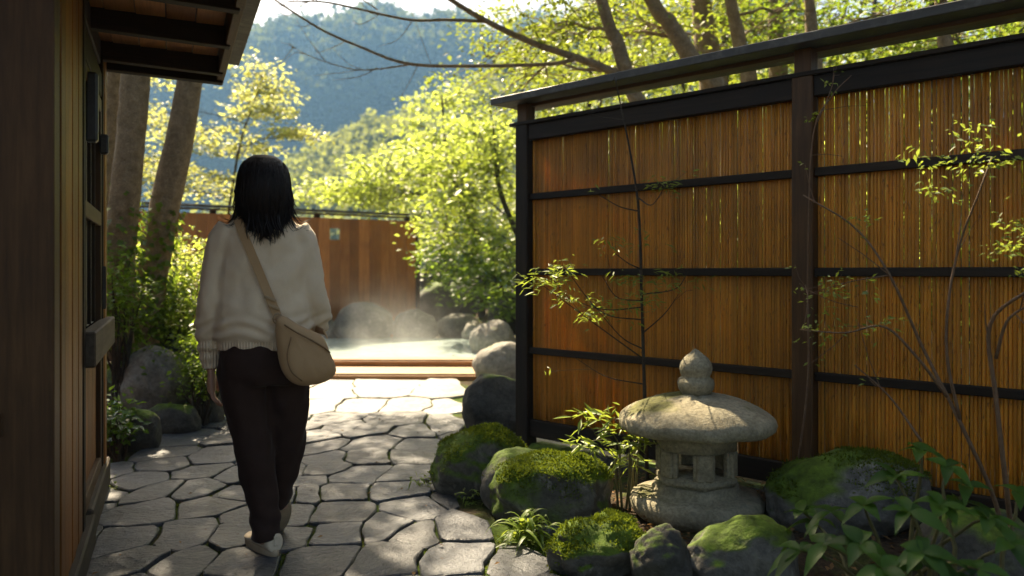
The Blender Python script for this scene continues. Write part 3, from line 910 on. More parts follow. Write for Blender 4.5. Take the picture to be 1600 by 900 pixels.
# ------------------------------------------------------------------ stone lantern
LX, LY = .845, 3.66
lan = empty('stone_lantern', (LX, LY, 0), R(8), 'weathered stone lantern with broad mushroom roof in front of the bamboo fence', 'lantern')
mb = MB(); mb.add(*lathe([(0, -.03), (.235, -.03), (.245, .02), (.280, .048), (.300, .070), (.303, .105), (.290, .130), (.25, .144), (.205, .152), (.192, .168), (.190, .186), (0, .188)], 56, .03, 3))
mb.build('base', M['lantern'], lan)
mb = MB()
fb = empty('fire_box', (0, 0, .186)); fb.parent = lan


def hexring(r, z0, z1, rot=0.0, n=6, rin=None):
    V = []; Fs = []
    for z in (z0, z1):
        for j in range(n):
            a = rot + 2 * math.pi * j / n; V.append((r * math.cos(a), r * math.sin(a), z))
    for j in range(n): Fs.append((j, (j + 1) % n, n + (j + 1) % n, n + j))
    Fs.append(tuple(range(n - 1, -1, -1))); Fs.append(tuple(range(n, 2 * n)))
    return V, Fs


def bevelled(V, Fs, name, mat, parent, w=.008):
    mb = MB(); mb.add(V, Fs); me = mb.mesh(name, False)
    bm = bmesh.new(); bm.from_mesh(me); bmesh.ops.bevel(bm, geom=bm.edges[:], offset=w, segments=2, affect='EDGES'); bm.to_mesh(me); bm.free()
    me.polygons.foreach_set("use_smooth", [True] * len(me.polygons))
    return link(name, me, mat, parent)


HR = R(-98)
bevelled(*hexring(.193, 0, .045, HR), 'lower_slab', M['lantern'], fb, .012)
bevelled(*hexring(.190, .155, .25, HR), 'upper_slab', M['lantern'], fb, .010)
for j in range(6):
    a = HR + 2 * math.pi * j / 6
    c = Vector((math.cos(a) * .160, math.sin(a) * .160, .10))
    piece('pillar', c, (.045, .072, .116), M['lantern'], fb, rot=(0, 0, a), bevel=.006)
    a2 = a + math.pi / 6; rr_ = .149
    for s_ in (-1, 1):
        c = Vector((math.cos(a2) * rr_ - math.sin(a2) * s_ * .058, math.sin(a2) * rr_ + math.cos(a2) * s_ * .058, .10))
        piece('window_jamb', c, (.026, .045, .114), M['lantern'], fb, rot=(0, 0, a2), bevel=.003)
mb = MB()
mb.add(*lathe([(0, .425), (.20, .422), (.30, .425), (.338, .432), (.352, .444), (.357, .470), (.350, .490), (.325, .510), (.28, .535), (.215, .560), (.15, .578), (.09, .590), (.06, .594), (0, .595)], 72, .035, 9))
mb.build('roof', M['lantern'], lan)
mb = MB()
mb.add(*lathe([(0, .585), (.058, .586), (.066, .596), (.07, .604), (.080, .622), (.084, .642), (.080, .656), (.066, .668), (.064, .674), (.072, .690), (.076, .708), (.072, .730), (.055, .755), (.030, .775), (.010, .792), (0, .796)], 32, .03, 4))
mb.build('finial', M['lantern'], lan)

# ------------------------------------------------------------------ vegetation tools
def branch_noise(p0, p1, n, amp, r):
    p0 = np.array(p0, float); p1 = np.array(p1, float)
    t = np.linspace(0, 1, n)[:, None]
    L = np.linalg.norm(p1 - p0)
    off = r.normal(size=(n, 3)) * amp * L; off[0] = 0; off[-1] = 0
    if n > 3: off[1:-1] = (off[:-2] + off[1:-1] * 2 + off[2:]) / 4
    return p0 + (p1 - p0) * t + off + np.array([0, 0, 1]) * (np.sin(t * math.pi) * .06 * L)


SUNNY = [(.62, 3.55, .30), (.12, 3.75, .30), (.33, 3.2, .25), (-.56, 3.55, .12), (-.25, 3.62, .1), (-.40, 3.15, .06), (-.62, 4.1, .05), (-2.8, 5.2, .1), (-2.35, 4.3, .05), (-1.6, 5.9, .1), (-1.0, 5.6, .12), (-.75, 5.0, .1), (-.35, 4.9, .06), (-1.15, 4.45, .0),
         (.55, 4.6, .2), (1.25, 3.3, .12), (-.5, 2.3, .62), (1.9, 1.5, .25), (.62, 3.0, .2), (-2.45, 5.5, .2)]  # ground spots kept sunlit by leaving canopy clumps out


def in_gap(c):  # true where a clump's shadow would land on a spot meant to be lit
    z = c[2] - .25; k = 1.0 / math.tan(R(SUN_EL))
    x = c[0] - math.sin(R(SUN_AZ)) * k * z; y_ = c[1] - math.cos(R(SUN_AZ)) * k * z
    if y_ > 6.3 and y_ < 9.4 and -2.6 < x < 0: return True
    return any((x - a) ** 2 + (y_ - b_) ** 2 < (r_ + .27) ** 2 for a, b_, r_ in SUNNY)


def spray(lv, c, r, rad, n, L, flat=.25, tint0=.5, narrow=.55, tilt=.5, droop=.1):
    """n leaves in a flattened disc round c, each pointing outwards"""
    a = r.uniform(0, 2 * math.pi, n); q = np.sqrt(r.uniform(0, 1, n)) * rad
    pos = np.stack([np.cos(a) * q, np.sin(a) * q, r.normal(size=n) * rad * flat], 1) + c
    d = np.stack([np.cos(a + r.normal(size=n) * .7), np.sin(a + r.normal(size=n) * .7), r.normal(size=n) * tilt * .7 - .1], 1)
    nn = np.stack([r.normal(size=n) * tilt, r.normal(size=n) * tilt, np.ones(n)], 1)
    LL = L * r.uniform(.6, 1.2, n)
    t = np.clip(tint0 + r.normal(size=n) * .25, 0, 1)
    lv.add(*leaf_geo(pos, d, nn, LL, LL * narrow, t, droop=droop))


def tree(name, label, trunk, radii, blobs, leafmat, seed, L=.07, per=45, clump=.42, bark='bark', group=None, cat='tree', sides=10, flat=.22, extra=(), ivy=0, limb_r=None, twigs=True, start=.5, gaps=False):
    r = np.random.default_rng(seed)
    trunk = [Vector(p) for p in trunk]
    e = empty(name, trunk[0], 0, label, cat, group)
    off = np.array(trunk[0])
    n = max(10, len(trunk) * 4)
    path_ = catmull(trunk, n); rad = np.interp(np.linspace(0, 1, n), np.linspace(0, 1, len(radii)), radii)
    rad = rad * (1 + r.normal(size=n) * .02)
    rad[0] *= 1.25; rad[1] *= 1.08
    mb = MB(); mb.add(*tube(path_ - off, rad, sides, jitter=.06)); mb.build('trunk', M[bark], e)
    lm = MB(); lv = Leaves(); cnt = 0
    for pts, r0, r1 in extra:
        pp = catmull(pts, max(8, len(pts) * 4)); lm.add(*tube(pp - off, np.linspace(r0, r1, len(pp)), 6)); cnt += 1
    for bl_ in blobs:
        bc = np.array(bl_[0], float); br = np.array(bl_[1], float); nc = bl_[2]
        # limb from the trunk
        k = int(np.argmin(np.abs(path_[:, 2] - (bc[2] - .6 * br[2]))))
        k = min(max(k, int(n * start)), n - 1)
        r0 = limb_r or max(.012, rad[k] * .55)
        lp = branch_noise(path_[k], bc, 8, .05, r); lm.add(*tube(lp - off, np.linspace(r0, r0 * .3, 8), 6)); cnt += 1
        g = r.normal(size=(nc, 3)); g /= np.linalg.norm(g, axis=1, keepdims=True)
        cs = bc + g * (r.uniform(0, 1, (nc, 1)) ** .42) * br
        for ci in cs:
            if gaps and in_gap(ci): continue
            if twigs:
                st = lp[r.integers(3, 8)]
                tp = branch_noise(st, ci, 5, .06, r); lm.add(*tube(tp - off, np.linspace(r0 * .3, .004, 5), 4, cap=False))
            m_ = int(per * r.uniform(.5, 1.4)); cr = clump * r.uniform(.6, 1.35)
            spray(lv, ci - off, r, cr, m_, L, flat, np.clip(.5 + r.normal() * .28, 0, 1))
    if cnt: lm.build('limbs', M[bark], e)
    if lv.n: c = lv.build('crown', leafmat, e); c["kind"] = "stuff"
    if ivy:
        li = Leaves(); zz = r.uniform(0, 1, ivy) ** 1.6
        k = (zz * n * .32).astype(int); a = r.uniform(0, 2 * math.pi, ivy)
        pos = path_[k] - off + np.stack([np.cos(a), np.sin(a), r.normal(size=ivy) * .1], 1) * (rad[k] * 1.15)[:, None]
        pos[:, 2] += r.normal(size=ivy) * .06
        d = np.stack([np.cos(a) * .5 + r.normal(size=ivy) * .4, np.sin(a) * .5 + r.normal(size=ivy) * .4, -np.ones(ivy) * .6], 1)
        nn = np.stack([np.cos(a), np.sin(a), np.ones(ivy) * .6], 1)
        LL = r.uniform(.04, .085, ivy)
        li.add(*leaf_geo(pos, d, nn, LL, LL * .85, r.uniform(0, 1, ivy)))
        c = li.build('ivy', M['leaf_green'], e); c["kind"] = "stuff"
    return e


def shrub(name, label, c, rad, nclump, leafmat, seed, L=.06, per=40, clump=.18, stems=6, flat=.5, narrow=.6, cat='shrub', group=None, tilt=.6):
    r = np.random.default_rng(seed)
    c = np.array(c, float); rad = np.array(rad, float)
    base = np.array([c[0], c[1], float(ground_z(c[0], c[1])) - .03])
    e = empty(name, base, 0, label, cat, group)
    lv = Leaves(); mb = MB()
    g = r.normal(size=(nclump, 3)); g /= np.linalg.norm(g, axis=1, keepdims=True)
    cs = c + g * (r.uniform(0, 1, (nclump, 1)) ** .38) * rad
    for i, ci in enumerate(cs):
        if i < stems * 3:
            b0 = base + np.array([r.normal() * .1 * rad[0], r.normal() * .1 * rad[1], 0])
            mb.add(*tube(branch_noise(b0, ci, 6, .05, r) - base, np.linspace(.012, .003, 6), 5, cap=False))
        spray(lv, ci - base, r, clump * r.uniform(.6, 1.4), int(per * r.uniform(.6, 1.4)), L, flat, np.clip(.5 + r.normal() * .28, 0, 1), narrow, tilt)
    mb.build('stems', M['bark_dark'], e)
    f = lv.build('foliage', leafmat, e); f["kind"] = "stuff"
    return e


# ------------------------------------------------------------------ left trees
def off_axis(pts, Y0, dy=0.0): return [P(x, y_, Y0 + dy * i) for i, (x, y_) in enumerate(pts)]


tA = [P(176, 560, 6.3), P(184, 430, 6.3), P(193, 330, 6.32), P(206, 200, 6.36), P(213, 110, 6.4), P(222, 0, 6.5), P(230, -180, 6.7), P(235, -420, 7.0)]
tree('garden_tree', 'thick brown tree trunk at left, right next to the bathhouse wall', tA, [.14, .125, .113, .108, .105, .098, .08, .045],
     [((-3.6, 7.2, 5.3), (1.4, 1.3, .6), 60), ((-2.3, 8.2, 5.9), (1.4, 1.3, .6), 70), ((-4.3, 6.0, 5.3), (1.3, 1.3, .6), 40), ((-3.4, 9.0, 5.8), (1.3, 1.1, .5), 60), ((-2.9, 10.2, 6.0), (1.5, 1.0, .4), 60), ((-4.3, 9.9, 5.9), (1.2, 1.0, .4), 36)], M['leaf_canopy'], 21, L=.095, per=110, clump=.36, gaps=True, group='trees by the bathhouse', sides=16, ivy=350, start=.8, limb_r=.035)  # crown above the view, arranged to shade the path, thinned for sun patches
tB = [P(215, 580, 6.7), P(234, 450, 6.7), P(252, 350, 6.7), P(280, 220, 6.75), P(298, 120, 6.8), P(322, -10, 6.9), P(345, -200, 7.1), P(360, -420, 7.4)]
tree('garden_tree', 'leaning tree trunk with ivy at its foot, second from the bathhouse wall', tB, [.145, .13, .122, .11, .106, .10, .08, .045],
     [((-1.5, 7.6, 5.5), (1.3, 1.2, .6), 60), ((-.4, 8.3, 6.1), (1.3, 1.2, .6), 55), ((-2.4, 9.4, 6.3), (1.3, .9, .5), 40), ((-.8, 6.4, 5.3), (1.2, 1.0, .5), 40), ((.3, 7.2, 5.6), (1.0, 1.0, .5), 34), ((-2.2, 6.6, 5.2), (1.2, 1.0, .5), 44)], M['leaf_canopy'], 22, L=.095, per=110, clump=.36, gaps=True, group='trees by the bathhouse', sides=16, ivy=700, start=.8, limb_r=.035)  # unseen crown, also laid out and thinned to shape the dappled shade
tC = [P(168, 520, 7.6), P(172, 330, 7.6), P(178, 130, 7.6), P(184, -60, 7.7), P(190, -260, 7.8)]
tree('garden_tree', 'slim trunk partly hidden behind the thick trunk at left', tC, [.075, .07, .065, .055, .04], [((-4.6, 8.4, 4.9), (1.0, 1.0, .5), 16)], M['leaf_canopy'], 23, L=.08, per=50, group='trees by the bathhouse', start=.8)
# spring maple beyond the plank fence
c0 = Vector((-5.6, 15.2, -.05))
tree('maple_tree', 'young maple with layered yellow green leaves behind the plank fence at left', [c0, c0 + Vector((.1, 0, 1.6)), P(372, 240, 15.0), P(395, 165, 15.0), P(412, 120, 15.0)], [.035, .03, .02, .014, .008],
     [(P(430, 175, 15), (.75, .7, .2), 11), (P(452, 212, 14.8), (.6, .5, .12), 9), (P(420, 140, 15.1), (.7, .6, .2), 10), (P(370, 235, 15), (.9, .7, .16), 12), (P(330, 205, 15.2), (.8, .7, .3), 11), (P(385, 160, 15.3), (.6, .6, .3), 9),
      (P(340, 280, 15), (.9, .7, .14), 12), (P(270, 265, 15), (.8, .7, .3), 12), (P(250, 180, 15.2), (.7, .7, .4), 9), (P(300, 300, 15), (1.0, .7, .1), 9), (P(395, 115, 15.4), (.55, .5, .2), 6)],
     M['leaf_spring'], 31, L=.105, per=46, clump=.38, bark='bark_dark', flat=.14, start=.3, limb_r=.012)
tree('maple_tree', 'sunlit maple seen between the two left trunks', [Vector((-7.0, 13.5, 0)), Vector((-6.9, 13.5, 1.6)), P(190, 220, 13.5), P(200, 150, 13.5)], [.06, .05, .035, .02],
     [(P(205, 180, 13.5), (.9, .7, .5), 14), (P(225, 250, 13.6), (.8, .7, .4), 13), (P(180, 290, 13.4), (.8, .7, .4), 12), (P(240, 120, 13.6), (.7, .6, .3), 10)], M['leaf_spring'], 32, L=.1, per=44, clump=.4, bark='bark_dark', flat=.16, start=.3, limb_r=.012)

# ------------------------------------------------------------------ lime green trees behind the pool
def lime(label, base, top, blobs, seed, mat='leaf_lime', L=.12, per=42, clump=.42, group='sunlit trees behind the pool'):
    b_ = Vector(base); t_ = Vector(top)
    tree('broadleaf_tree', label, [b_, b_ + (t_ - b_) * .35 + Vector((.1, 0, .1)), b_ + (t_ - b_) * .7 + Vector((-.1, .1, 0)), t_], [.07, .055, .04, .015], blobs, M[mat], seed, L=L, per=per, clump=clump, bark='bark_dark', group=group, start=.25, limb_r=.018)


def gb(x, y): return (x, y, float(ground_z(x, y)) - .05)


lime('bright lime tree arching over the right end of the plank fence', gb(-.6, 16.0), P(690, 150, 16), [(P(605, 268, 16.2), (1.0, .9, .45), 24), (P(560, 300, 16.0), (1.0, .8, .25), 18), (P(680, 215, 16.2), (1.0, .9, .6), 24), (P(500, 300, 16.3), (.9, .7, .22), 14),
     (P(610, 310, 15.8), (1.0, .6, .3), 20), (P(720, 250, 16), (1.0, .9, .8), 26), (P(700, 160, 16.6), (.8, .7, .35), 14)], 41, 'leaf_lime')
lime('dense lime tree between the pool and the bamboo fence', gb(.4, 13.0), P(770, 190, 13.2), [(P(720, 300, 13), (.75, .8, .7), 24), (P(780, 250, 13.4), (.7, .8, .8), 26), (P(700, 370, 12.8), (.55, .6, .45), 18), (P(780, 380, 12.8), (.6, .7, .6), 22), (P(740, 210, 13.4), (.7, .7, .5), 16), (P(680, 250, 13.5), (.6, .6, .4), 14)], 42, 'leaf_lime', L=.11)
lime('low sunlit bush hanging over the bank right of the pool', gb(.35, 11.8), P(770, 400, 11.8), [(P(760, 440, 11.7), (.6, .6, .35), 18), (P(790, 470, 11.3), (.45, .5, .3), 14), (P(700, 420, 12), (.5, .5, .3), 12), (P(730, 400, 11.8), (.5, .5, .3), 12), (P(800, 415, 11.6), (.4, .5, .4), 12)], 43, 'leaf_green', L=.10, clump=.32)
# ------------------------------------------------------------------ trees behind the bamboo fence
def ftree(label, pts, Y, wpx, blobs, seed, mat='leaf_wood', L=.10, per=40, extra=(), clump=.42):
    xs = P(pts[0][0], pts[0][1], Y)
    base = Vector((xs.x + (pts[0][0] - pts[1][0]) * .8 * Y / F, Y, float(ground_z(xs.x, Y)) - .1))
    low = P(pts[0][0] + (pts[0][0] - pts[1][0]) * 1.2, pts[0][1] + (pts[0][1] - pts[1][1]) * 1.2, Y)
    base.x = low.x + (low.x - xs.x) * .5; base.z = float(ground_z(base.x, Y)) - .1
    tr_ = [base, low] + [P(a, b_, Y) for a, b_ in pts]
    last = tr_[-1] + (tr_[-1] - tr_[-2]).normalized() * 2.2; tr_.append(last + Vector((0, .2, .8)))
    w_ = wpx / 2 * Y / F
    tree('woodland_tree', label, tr_, [w_ * 1.3, w_ * 1.1] + [w_ * (1 - .12 * i) for i in range(len(pts))] + [w_ * .35], blobs, M[mat], seed, L=L, per=per, clump=clump, group='trees behind the bamboo fence', extra=extra, start=.3, limb_r=.02)


Yb = 7.2
limb1 = ([P(990, 128, Yb), P(945, 107, Yb), P(900, 90, Yb), P(830, 66, Yb), P(760, 33, Yb - .1), P(705, 0, Yb - .2), P(650, -40, Yb - .3)], .043, .016)
limb2 = ([P(900, 92, Yb), P(860, 100, Yb), P(760, 103, Yb + .1), P(640, 100, Yb + .2), P(560, 72, Yb + .2), P(500, 45, Yb + .2), P(430, 0, Yb + .2), P(390, -30, Yb + .2)], .02, .008)
limb3 = ([P(765, 34, Yb - .1), P(700, 31, Yb - .1), P(640, 31, Yb - .2), P(560, 14, Yb - .3), P(505, 3, Yb - .4), P(450, 2, Yb - .4)], .016, .005)
limb4 = ([P(640, 101, Yb + .2), P(590, 108, Yb + .3), P(550, 108, Yb + .3), P(490, 90, Yb + .4), P(450, 70, Yb + .4)], .008, .003)
limb5 = ([P(590, 106, Yb + .3), P(560, 120, Yb + .3), P(520, 125, Yb + .3)], .005, .002)
limb6 = ([P(590, 15, Yb - .3), P(560, -5, Yb - .3), P(540, -20, Yb - .3)], .006, .003)
twl = []
r_ = np.random.default_rng(77)
for (src, n_) in ((limb2, 9), (limb3, 7), (limb4, 6)):
    pp = catmull(src[0], 40)
    for _ in range(n_):
        k = r_.integers(14, 38); q = pp[k]; t_ = pp[min(k + 1, 39)] - pp[k]; t_ /= np.linalg.norm(t_)
        d = t_ * .7 + np.array([0, r_.normal() * .4, r_.normal() * .6]); L_ = r_.uniform(.2, .55)
        twl.append(([q, q + d * L_ * .5 + r_.normal(size=3) * .02, q + d * L_ + np.array([0, 0, r_.normal() * .08])], .004, .0015))
tw_leaf = [(P(480, 20, Yb), (.3, .3, .06), 3), (P(530, 12, Yb - .3), (.3, .3, .06), 3)]
ftree('leaning tree whose long bare branches reach left over the pool', [(985, 135), (962, 60), (940, 0)], 7.2, 24,
      [(P(880, 40, 7.6), (.7, .7, .4), 16), (P(820, 120, 8), (.5, .6, .4), 14), (P(940, -60, 7.6), (.9, .9, .5), 18)], 51, extra=[limb1, limb2, limb3, limb4, limb5, limb6] + twl, L=.07, clump=.3)
ftree('tree trunk slanting left behind the fence cap, second from the fence end', [(1085, 100), (1045, 35), (1005, -25)], 7.6, 28, [(P(1010, 40, 8.2), (.8, .8, .6), 20), (P(1090, -80, 8.4), (1.0, 1.0, .6), 20), (P(760, 90, 9.5), (.8, .7, .6), 18)], 52, L=.075, clump=.32)
ftree('broad straight trunk in the middle behind the bamboo fence', [(1108, 100), (1100, 40), (1092, -20)], 9.0, 40, [(P(1130, 30, 9.6), (.9, .9, .6), 22), (P(950, 60, 10), (.9, .9, .7), 22), (P(880, 150, 10.5), (.8, .8, .6), 18)], 53, L=.085, clump=.36)
ftree('slim trunk right of the broad straight trunk behind the fence', [(1160, 90), (1150, 40), (1138, -20)], 8.6, 24, [(P(1200, 40, 9.2), (.9, .9, .5), 20), (P(1300, 10, 9.4), (.9, .9, .5), 20)], 54, 'leaf_green', L=.08, clump=.36)
ftree('upright trunk left of the second fence post, farther back', [(1214, 80), (1212, 30), (1209, -20)], 9.8, 26, [(P(1240, 60, 10.4), (1.0, .9, .6), 20), (P(1090, 80, 10.6), (.9, .9, .6), 18)], 55, L=.085, clump=.36)
ftree('thin pale trunk standing right above the second fence post', [(1270, 70), (1266, 20), (1262, -30)], 8.0, 20, [(P(1340, 80, 8.6), (.9, .9, .5), 20), (P(1420, 30, 8.4), (.9, .9, .5), 20)], 56, 'leaf_green', L=.075, clump=.34)
ftree('dark trunk near the top right corner behind the fence cap', [(1475, 60), (1470, 0), (1468, -40)], 7.6, 20, [(P(1500, 60, 8.0), (.9, .8, .5), 22), (P(1580, 20, 8.2), (.9, .8, .6), 22)], 57, 'leaf_green', L=.075, clump=.34)
# the wood that closes the view behind them
r_ = np.random.default_rng(5)
lv = Leaves(); mbk = MB()
for k in range(95):
    yy = r_.uniform(11.5, 30); pxx = r_.uniform(700 if yy > 17 else 860, 1900); xx = (pxx - 800) * yy / F
    z0 = float(ground_z(xx, yy)); hh = r_.uniform(2.5, 6.0)
    mbk.add(*tube(np.array([[xx, yy, z0 - .2], [xx + r_.normal() * .2, yy, z0 + hh * .5], [xx + r_.normal() * .4, yy, z0 + hh]]), [.08, .06, .02], 6))
    for q in range(24):
        c = np.array([xx, yy, z0 + hh * .62]) + r_.normal(size=3) * np.array([1.0, 1.0, hh * .27])
        spray(lv, c, r_, .6, 34, .15, .25, np.clip(.45 + r_.normal() * .3, 0, 1))
tag(lv.build('wood_foliage', M['leaf_wood']), 'sunlit leafy wood on the slope far behind the bamboo fence', 'wood', kind='stuff')
tag(mbk.build('wood_trunks', M['bark_dark']), 'thin trunks of the wood on the slope', 'wood', kind='stuff')

# shrubs behind the fence and on the left
for k in range(7):
    yy = 6.3 - k * .42 + (k % 2) * .3; xx = .75 + k * .50 + .15 * (k % 2)
    shrub('leafy_bush', 'leafy bush glimpsed through the gaps of the bamboo fence', (xx + .5, yy + .55, 1.15), (.55, .4, 1.0), 34, M['leaf_lime' if k < 4 else 'leaf_green'], 60 + k, L=.09, per=30, clump=.28, group='bushes behind the bamboo fence')

shrub('shrub', 'bright backlit shrub between and behind the left trunks', P(258, 432, 7.6), (.42, .4, .42), 40, M['leaf_spring'], 71, L=.06, per=40, clump=.16)
shrub('shrub', 'sunlit shrub right of the ivy trunk beside the person', P(300, 440, 7.4), (.28, .4, .5), 30, M['leaf_lime'], 72, L=.06, per=40, clump=.15)
shrub('shrub', 'dark green shrub at the foot of the thick left trunk', P(185, 462, 6.05), (.28, .3, .38), 30, M['leaf_green'], 73, L=.05, per=40, clump=.13)
shrub('shrub', 'leafy green shrub above the round boulder', P(250, 480, 6.9), (.45, .3, .24), 40, M['leaf_green'], 74, L=.05, per=44, clump=.13)
shrub('shrub', 'shaded shrub left of the sleeve of the person behind the stones', P(318, 545, 6.4), (.35, .4, .25), 26, M['leaf_green'], 75, L=.05, per=40, clump=.13)
shrub('shrub', 'small leafy plant spilling over the stone by the bathhouse corner', P(172, 645, 5.0), (.07, .2, .10), 11, M['leaf_gloss'], 76, L=.055, per=20, clump=.08)
shrub('shrub', 'low plant with small leaves at the bathhouse corner base', P(186, 672, 4.9), (.10, .16, .08), 12, M['leaf_gloss'], 77, L=.05, per=16, clump=.06)
shrub('shrub', 'dim ground cover patch between boulder and tree foot', P(205, 515, 6.7), (.5, .3, .13), 26, M['leaf_green'], 79, L=.045, per=36, clump=.11)
shrub('shrub', 'ground cover right of the round boulder', P(318, 588, 6.0), (.22, .3, .14), 20, M['leaf_green'], 80, L=.045, per=36, clump=.1)

# ------------------------------------------------------------------ plants in the right bed
def big_leaf(lv, base, d, up, L, W, tint, r, arch=.35, st=6):
    """curved leaf blade with a folded midrib"""
    d = np.array(d, float); d /= np.linalg.norm(d); up = np.array(up, float)
    s = np.cross(d, up); s /= np.linalg.norm(s) + 1e-9; n = np.cross(s, d)
    V = []
    for i in range(st + 1):
        t = i / st
        w_ = W * (math.sin(math.pi * min(1, t * 1.02) ** .75) if t < 1 else 0)
        c = base + d * L * t - np.array([0, 0, 1]) * (arch * L * t * t)
        V += [c - s * w_ / 2 + n * w_ * .16, c, c + s * w_ / 2 + n * w_ * .16]
    Fs = []
    for i in range(st):
        a = i * 3
        Fs += [(a, a + 1, a + 4), (a, a + 4, a + 3), (a + 1, a + 2, a + 5), (a + 1, a + 5, a + 4)]
    lv.add(np.array(V), np.array(Fs), np.full(len(V), tint))


def whorl(lv, c, axis, r, n, L, W, tint=.5, spread=1.0, arch=.35):
    axis = np.array(axis, float); axis /= np.linalg.norm(axis)
    ref = np.array([0, 0, 1.0]) if abs(axis[2]) < .9 else np.array([1.0, 0, 0])
    u = np.cross(axis, ref); u /= np.linalg.norm(u); w_ = np.cross(axis, u)
    a0 = r.uniform(0, 6.28)
    for k in range(n):
        a = a0 + 6.283 * k / n + r.normal() * .25
        d = (u * math.cos(a) + w_ * math.sin(a)) * spread + axis * r.uniform(.1, .6)
        big_leaf(lv, c, d, axis + r.normal(size=3) * .15, L * r.uniform(.65, 1.15), W * r.uniform(.8, 1.15), np.clip(tint + r.normal() * .25, 0, 1), r, arch * r.uniform(.5, 1.5))


# glossy big-leaved shrub in the corner
r_ = np.random.default_rng(91)
base = np.array([1.30, 2.55, .0])
gs = empty('leafy_shrub', base, 0, 'large glossy dark green leaved shrub in the bottom right corner', 'shrub')
lv = Leaves(); mb = MB()
tips = [(1440, 705, 2.6), (1480, 730, 2.5), (1400, 745, 2.6), (1350, 790, 2.5), (1300, 800, 2.7), (1255, 800, 2.9), (1290, 850, 2.5), (1345, 850, 2.35), (1420, 800, 2.3), (1470, 790, 2.35), (1510, 760, 2.5),
        (1545, 810, 2.4), (1440, 865, 2.2), (1380, 890, 2.2), (1250, 860, 2.6), (1580, 850, 2.3), (1590, 770, 2.5), (1530, 890, 2.2)]
for (a, b_, Y_) in tips:
    tp = np.array(P(a, b_, Y_)); ax = tp - base; ax = ax / np.linalg.norm(ax)
    mb.add(*tube(branch_noise(base + r_.normal(size=3) * np.array([.1, .1, 0]), tp, 7, .04, r_) - base, np.linspace(.009, .004, 7), 6))
    whorl(lv, tp - base, ax * .5 + np.array([0, -.2, .8]), r_, int(r_.integers(4, 7)), .112, .046, .45, 1.0, .5)
    if r_.random() < .25: whorl(lv, tp - base - ax * .05, ax * .5 + np.array([0, -.2, .8]), r_, 3, .13, .06, .25, 1.2, .5)
mb.build('stems', M['stem_green'], gs); lv.build('foliage', M['leaf_deep'], gs)["kind"] = "stuff"


def twiggy(name, label, base, stems, clusters, seed, mat, L=.035, cat='shrub', wood='twig', nl=10, clr=.06, narrow=.4, extra_twigs=2):
    r = np.random.default_rng(seed); base = np.array(base, float)
    e = empty(name, base, 0, label, cat)
    mb = MB(); lv = Leaves()
    for pts, r0, r1 in stems:
        pp = catmull(pts, max(9, len(pts) * 4)); mb.add(*tube(pp - base, np.linspace(r0, r1, len(pp)), 6))
        for _ in range(extra_twigs):
            k = r.integers(len(pp) // 2, len(pp) - 1); d = (pp[k] - pp[k - 1]); d /= np.linalg.norm(d); d = d + r.normal(size=3) * .6; LL = r.uniform(.06, .2)
            q = pp[k] + d * LL
            mb.add(*tube(np.array([pp[k], pp[k] + d * LL * .5 + r.normal(size=3) * .008, q]) - base, [r1 * .8, r1 * .6, .001], 4, cap=False))
            if r.random() < .7: spray(lv, q - base, r, clr * .5, max(2, nl // 3), L, .5, r.uniform(.2, .9), narrow, .7)
    mb.build('stems', M[wood], e)
    for (c, rad, n) in clusters:
        c = np.array(c)
        for _ in range(n):
            ci = c + r.normal(size=3) * np.array(rad) * .6
            spray(lv, ci - base, r, clr * r.uniform(.5, 1.2), nl, L, .4, np.clip(.55 + r.normal() * .25, 0, 1), narrow, .6)
    if lv.n: lv.build('foliage', M[mat], e)["kind"] = "stuff"
    return e


Yt = 2.75
b0 = np.array(P(1580, 905, Yt)); b0[2] = .0
twiggy('twiggy_shrub', 'bare branched reddish twig shrub at the right edge in front of the bamboo fence', b0,
       [([b0, P(1560, 800, Yt), P(1500, 660, Yt), P(1440, 540, Yt + .1), P(1390, 430, Yt + .1), P(1335, 355, Yt + .2), P(1255, 305, Yt + .3)], .0085, .0025),
        ([P(1500, 655, Yt), P(1480, 560, Yt), P(1482, 470, Yt), P(1500, 380, Yt), P(1530, 300, Yt - .1), P(1550, 245, Yt - .1)], .006, .0025),
        ([b0 + np.array([.03, 0, 0]), P(1572, 760, Yt - .1), P(1556, 620, Yt - .1), P(1546, 510, Yt - .1), P(1600, 458, Yt - .2), P(1680, 420, Yt - .2)], .009, .0045),
        ([P(1556, 560, Yt - .1), P(1575, 500, Yt - .15), P(1620, 470, Yt - .2)], .006, .003),
        ([P(1480, 620, Yt), P(1430, 555, Yt), P(1380, 510, Yt + .05), P(1320, 520, Yt + .1), P(1250, 515, Yt + .2)], .006, .002),
        ([P(1440, 690, Yt), P(1390, 620, Yt + .1), P(1335, 570, Yt + .15)], .005, .002),
        ([P(1390, 430, Yt + .1), P(1330, 440, Yt + .2), P(1260, 460, Yt + .3)], .003, .001),
        ([P(1340, 480, Yt + .2), P(1300, 470, Yt + .2), P(1255, 450, Yt + .3)], .002, .001),
        ([P(1255, 520, Yt + .2), P(1262, 470, Yt + .2), P(1258, 445, Yt + .3)], .002, .001)],
       [(P(1470, 250, Yt - .1), (.09, .1, .05), 9), (P(1510, 215, Yt - .1), (.07, .08, .05), 6), (P(1450, 300, Yt), (.05, .06, .03), 4), (P(1575, 390, Yt - .2), (.06, .08, .05), 9), (P(1590, 350, Yt - .2), (.05, .06, .03), 5),
        (P(1300, 450, Yt + .2), (.10, .1, .04), 7), (P(1290, 510, Yt + .2), (.1, .08, .05), 6), (P(1345, 350, Yt + .2), (.03, .04, .02), 3), (P(1560, 250, Yt - .2), (.06, .06, .05), 5), (P(1375, 505, Yt), (.05, .04, .02), 3)],
       101, 'leaf_bamboo', L=.028, nl=9, clr=.05)
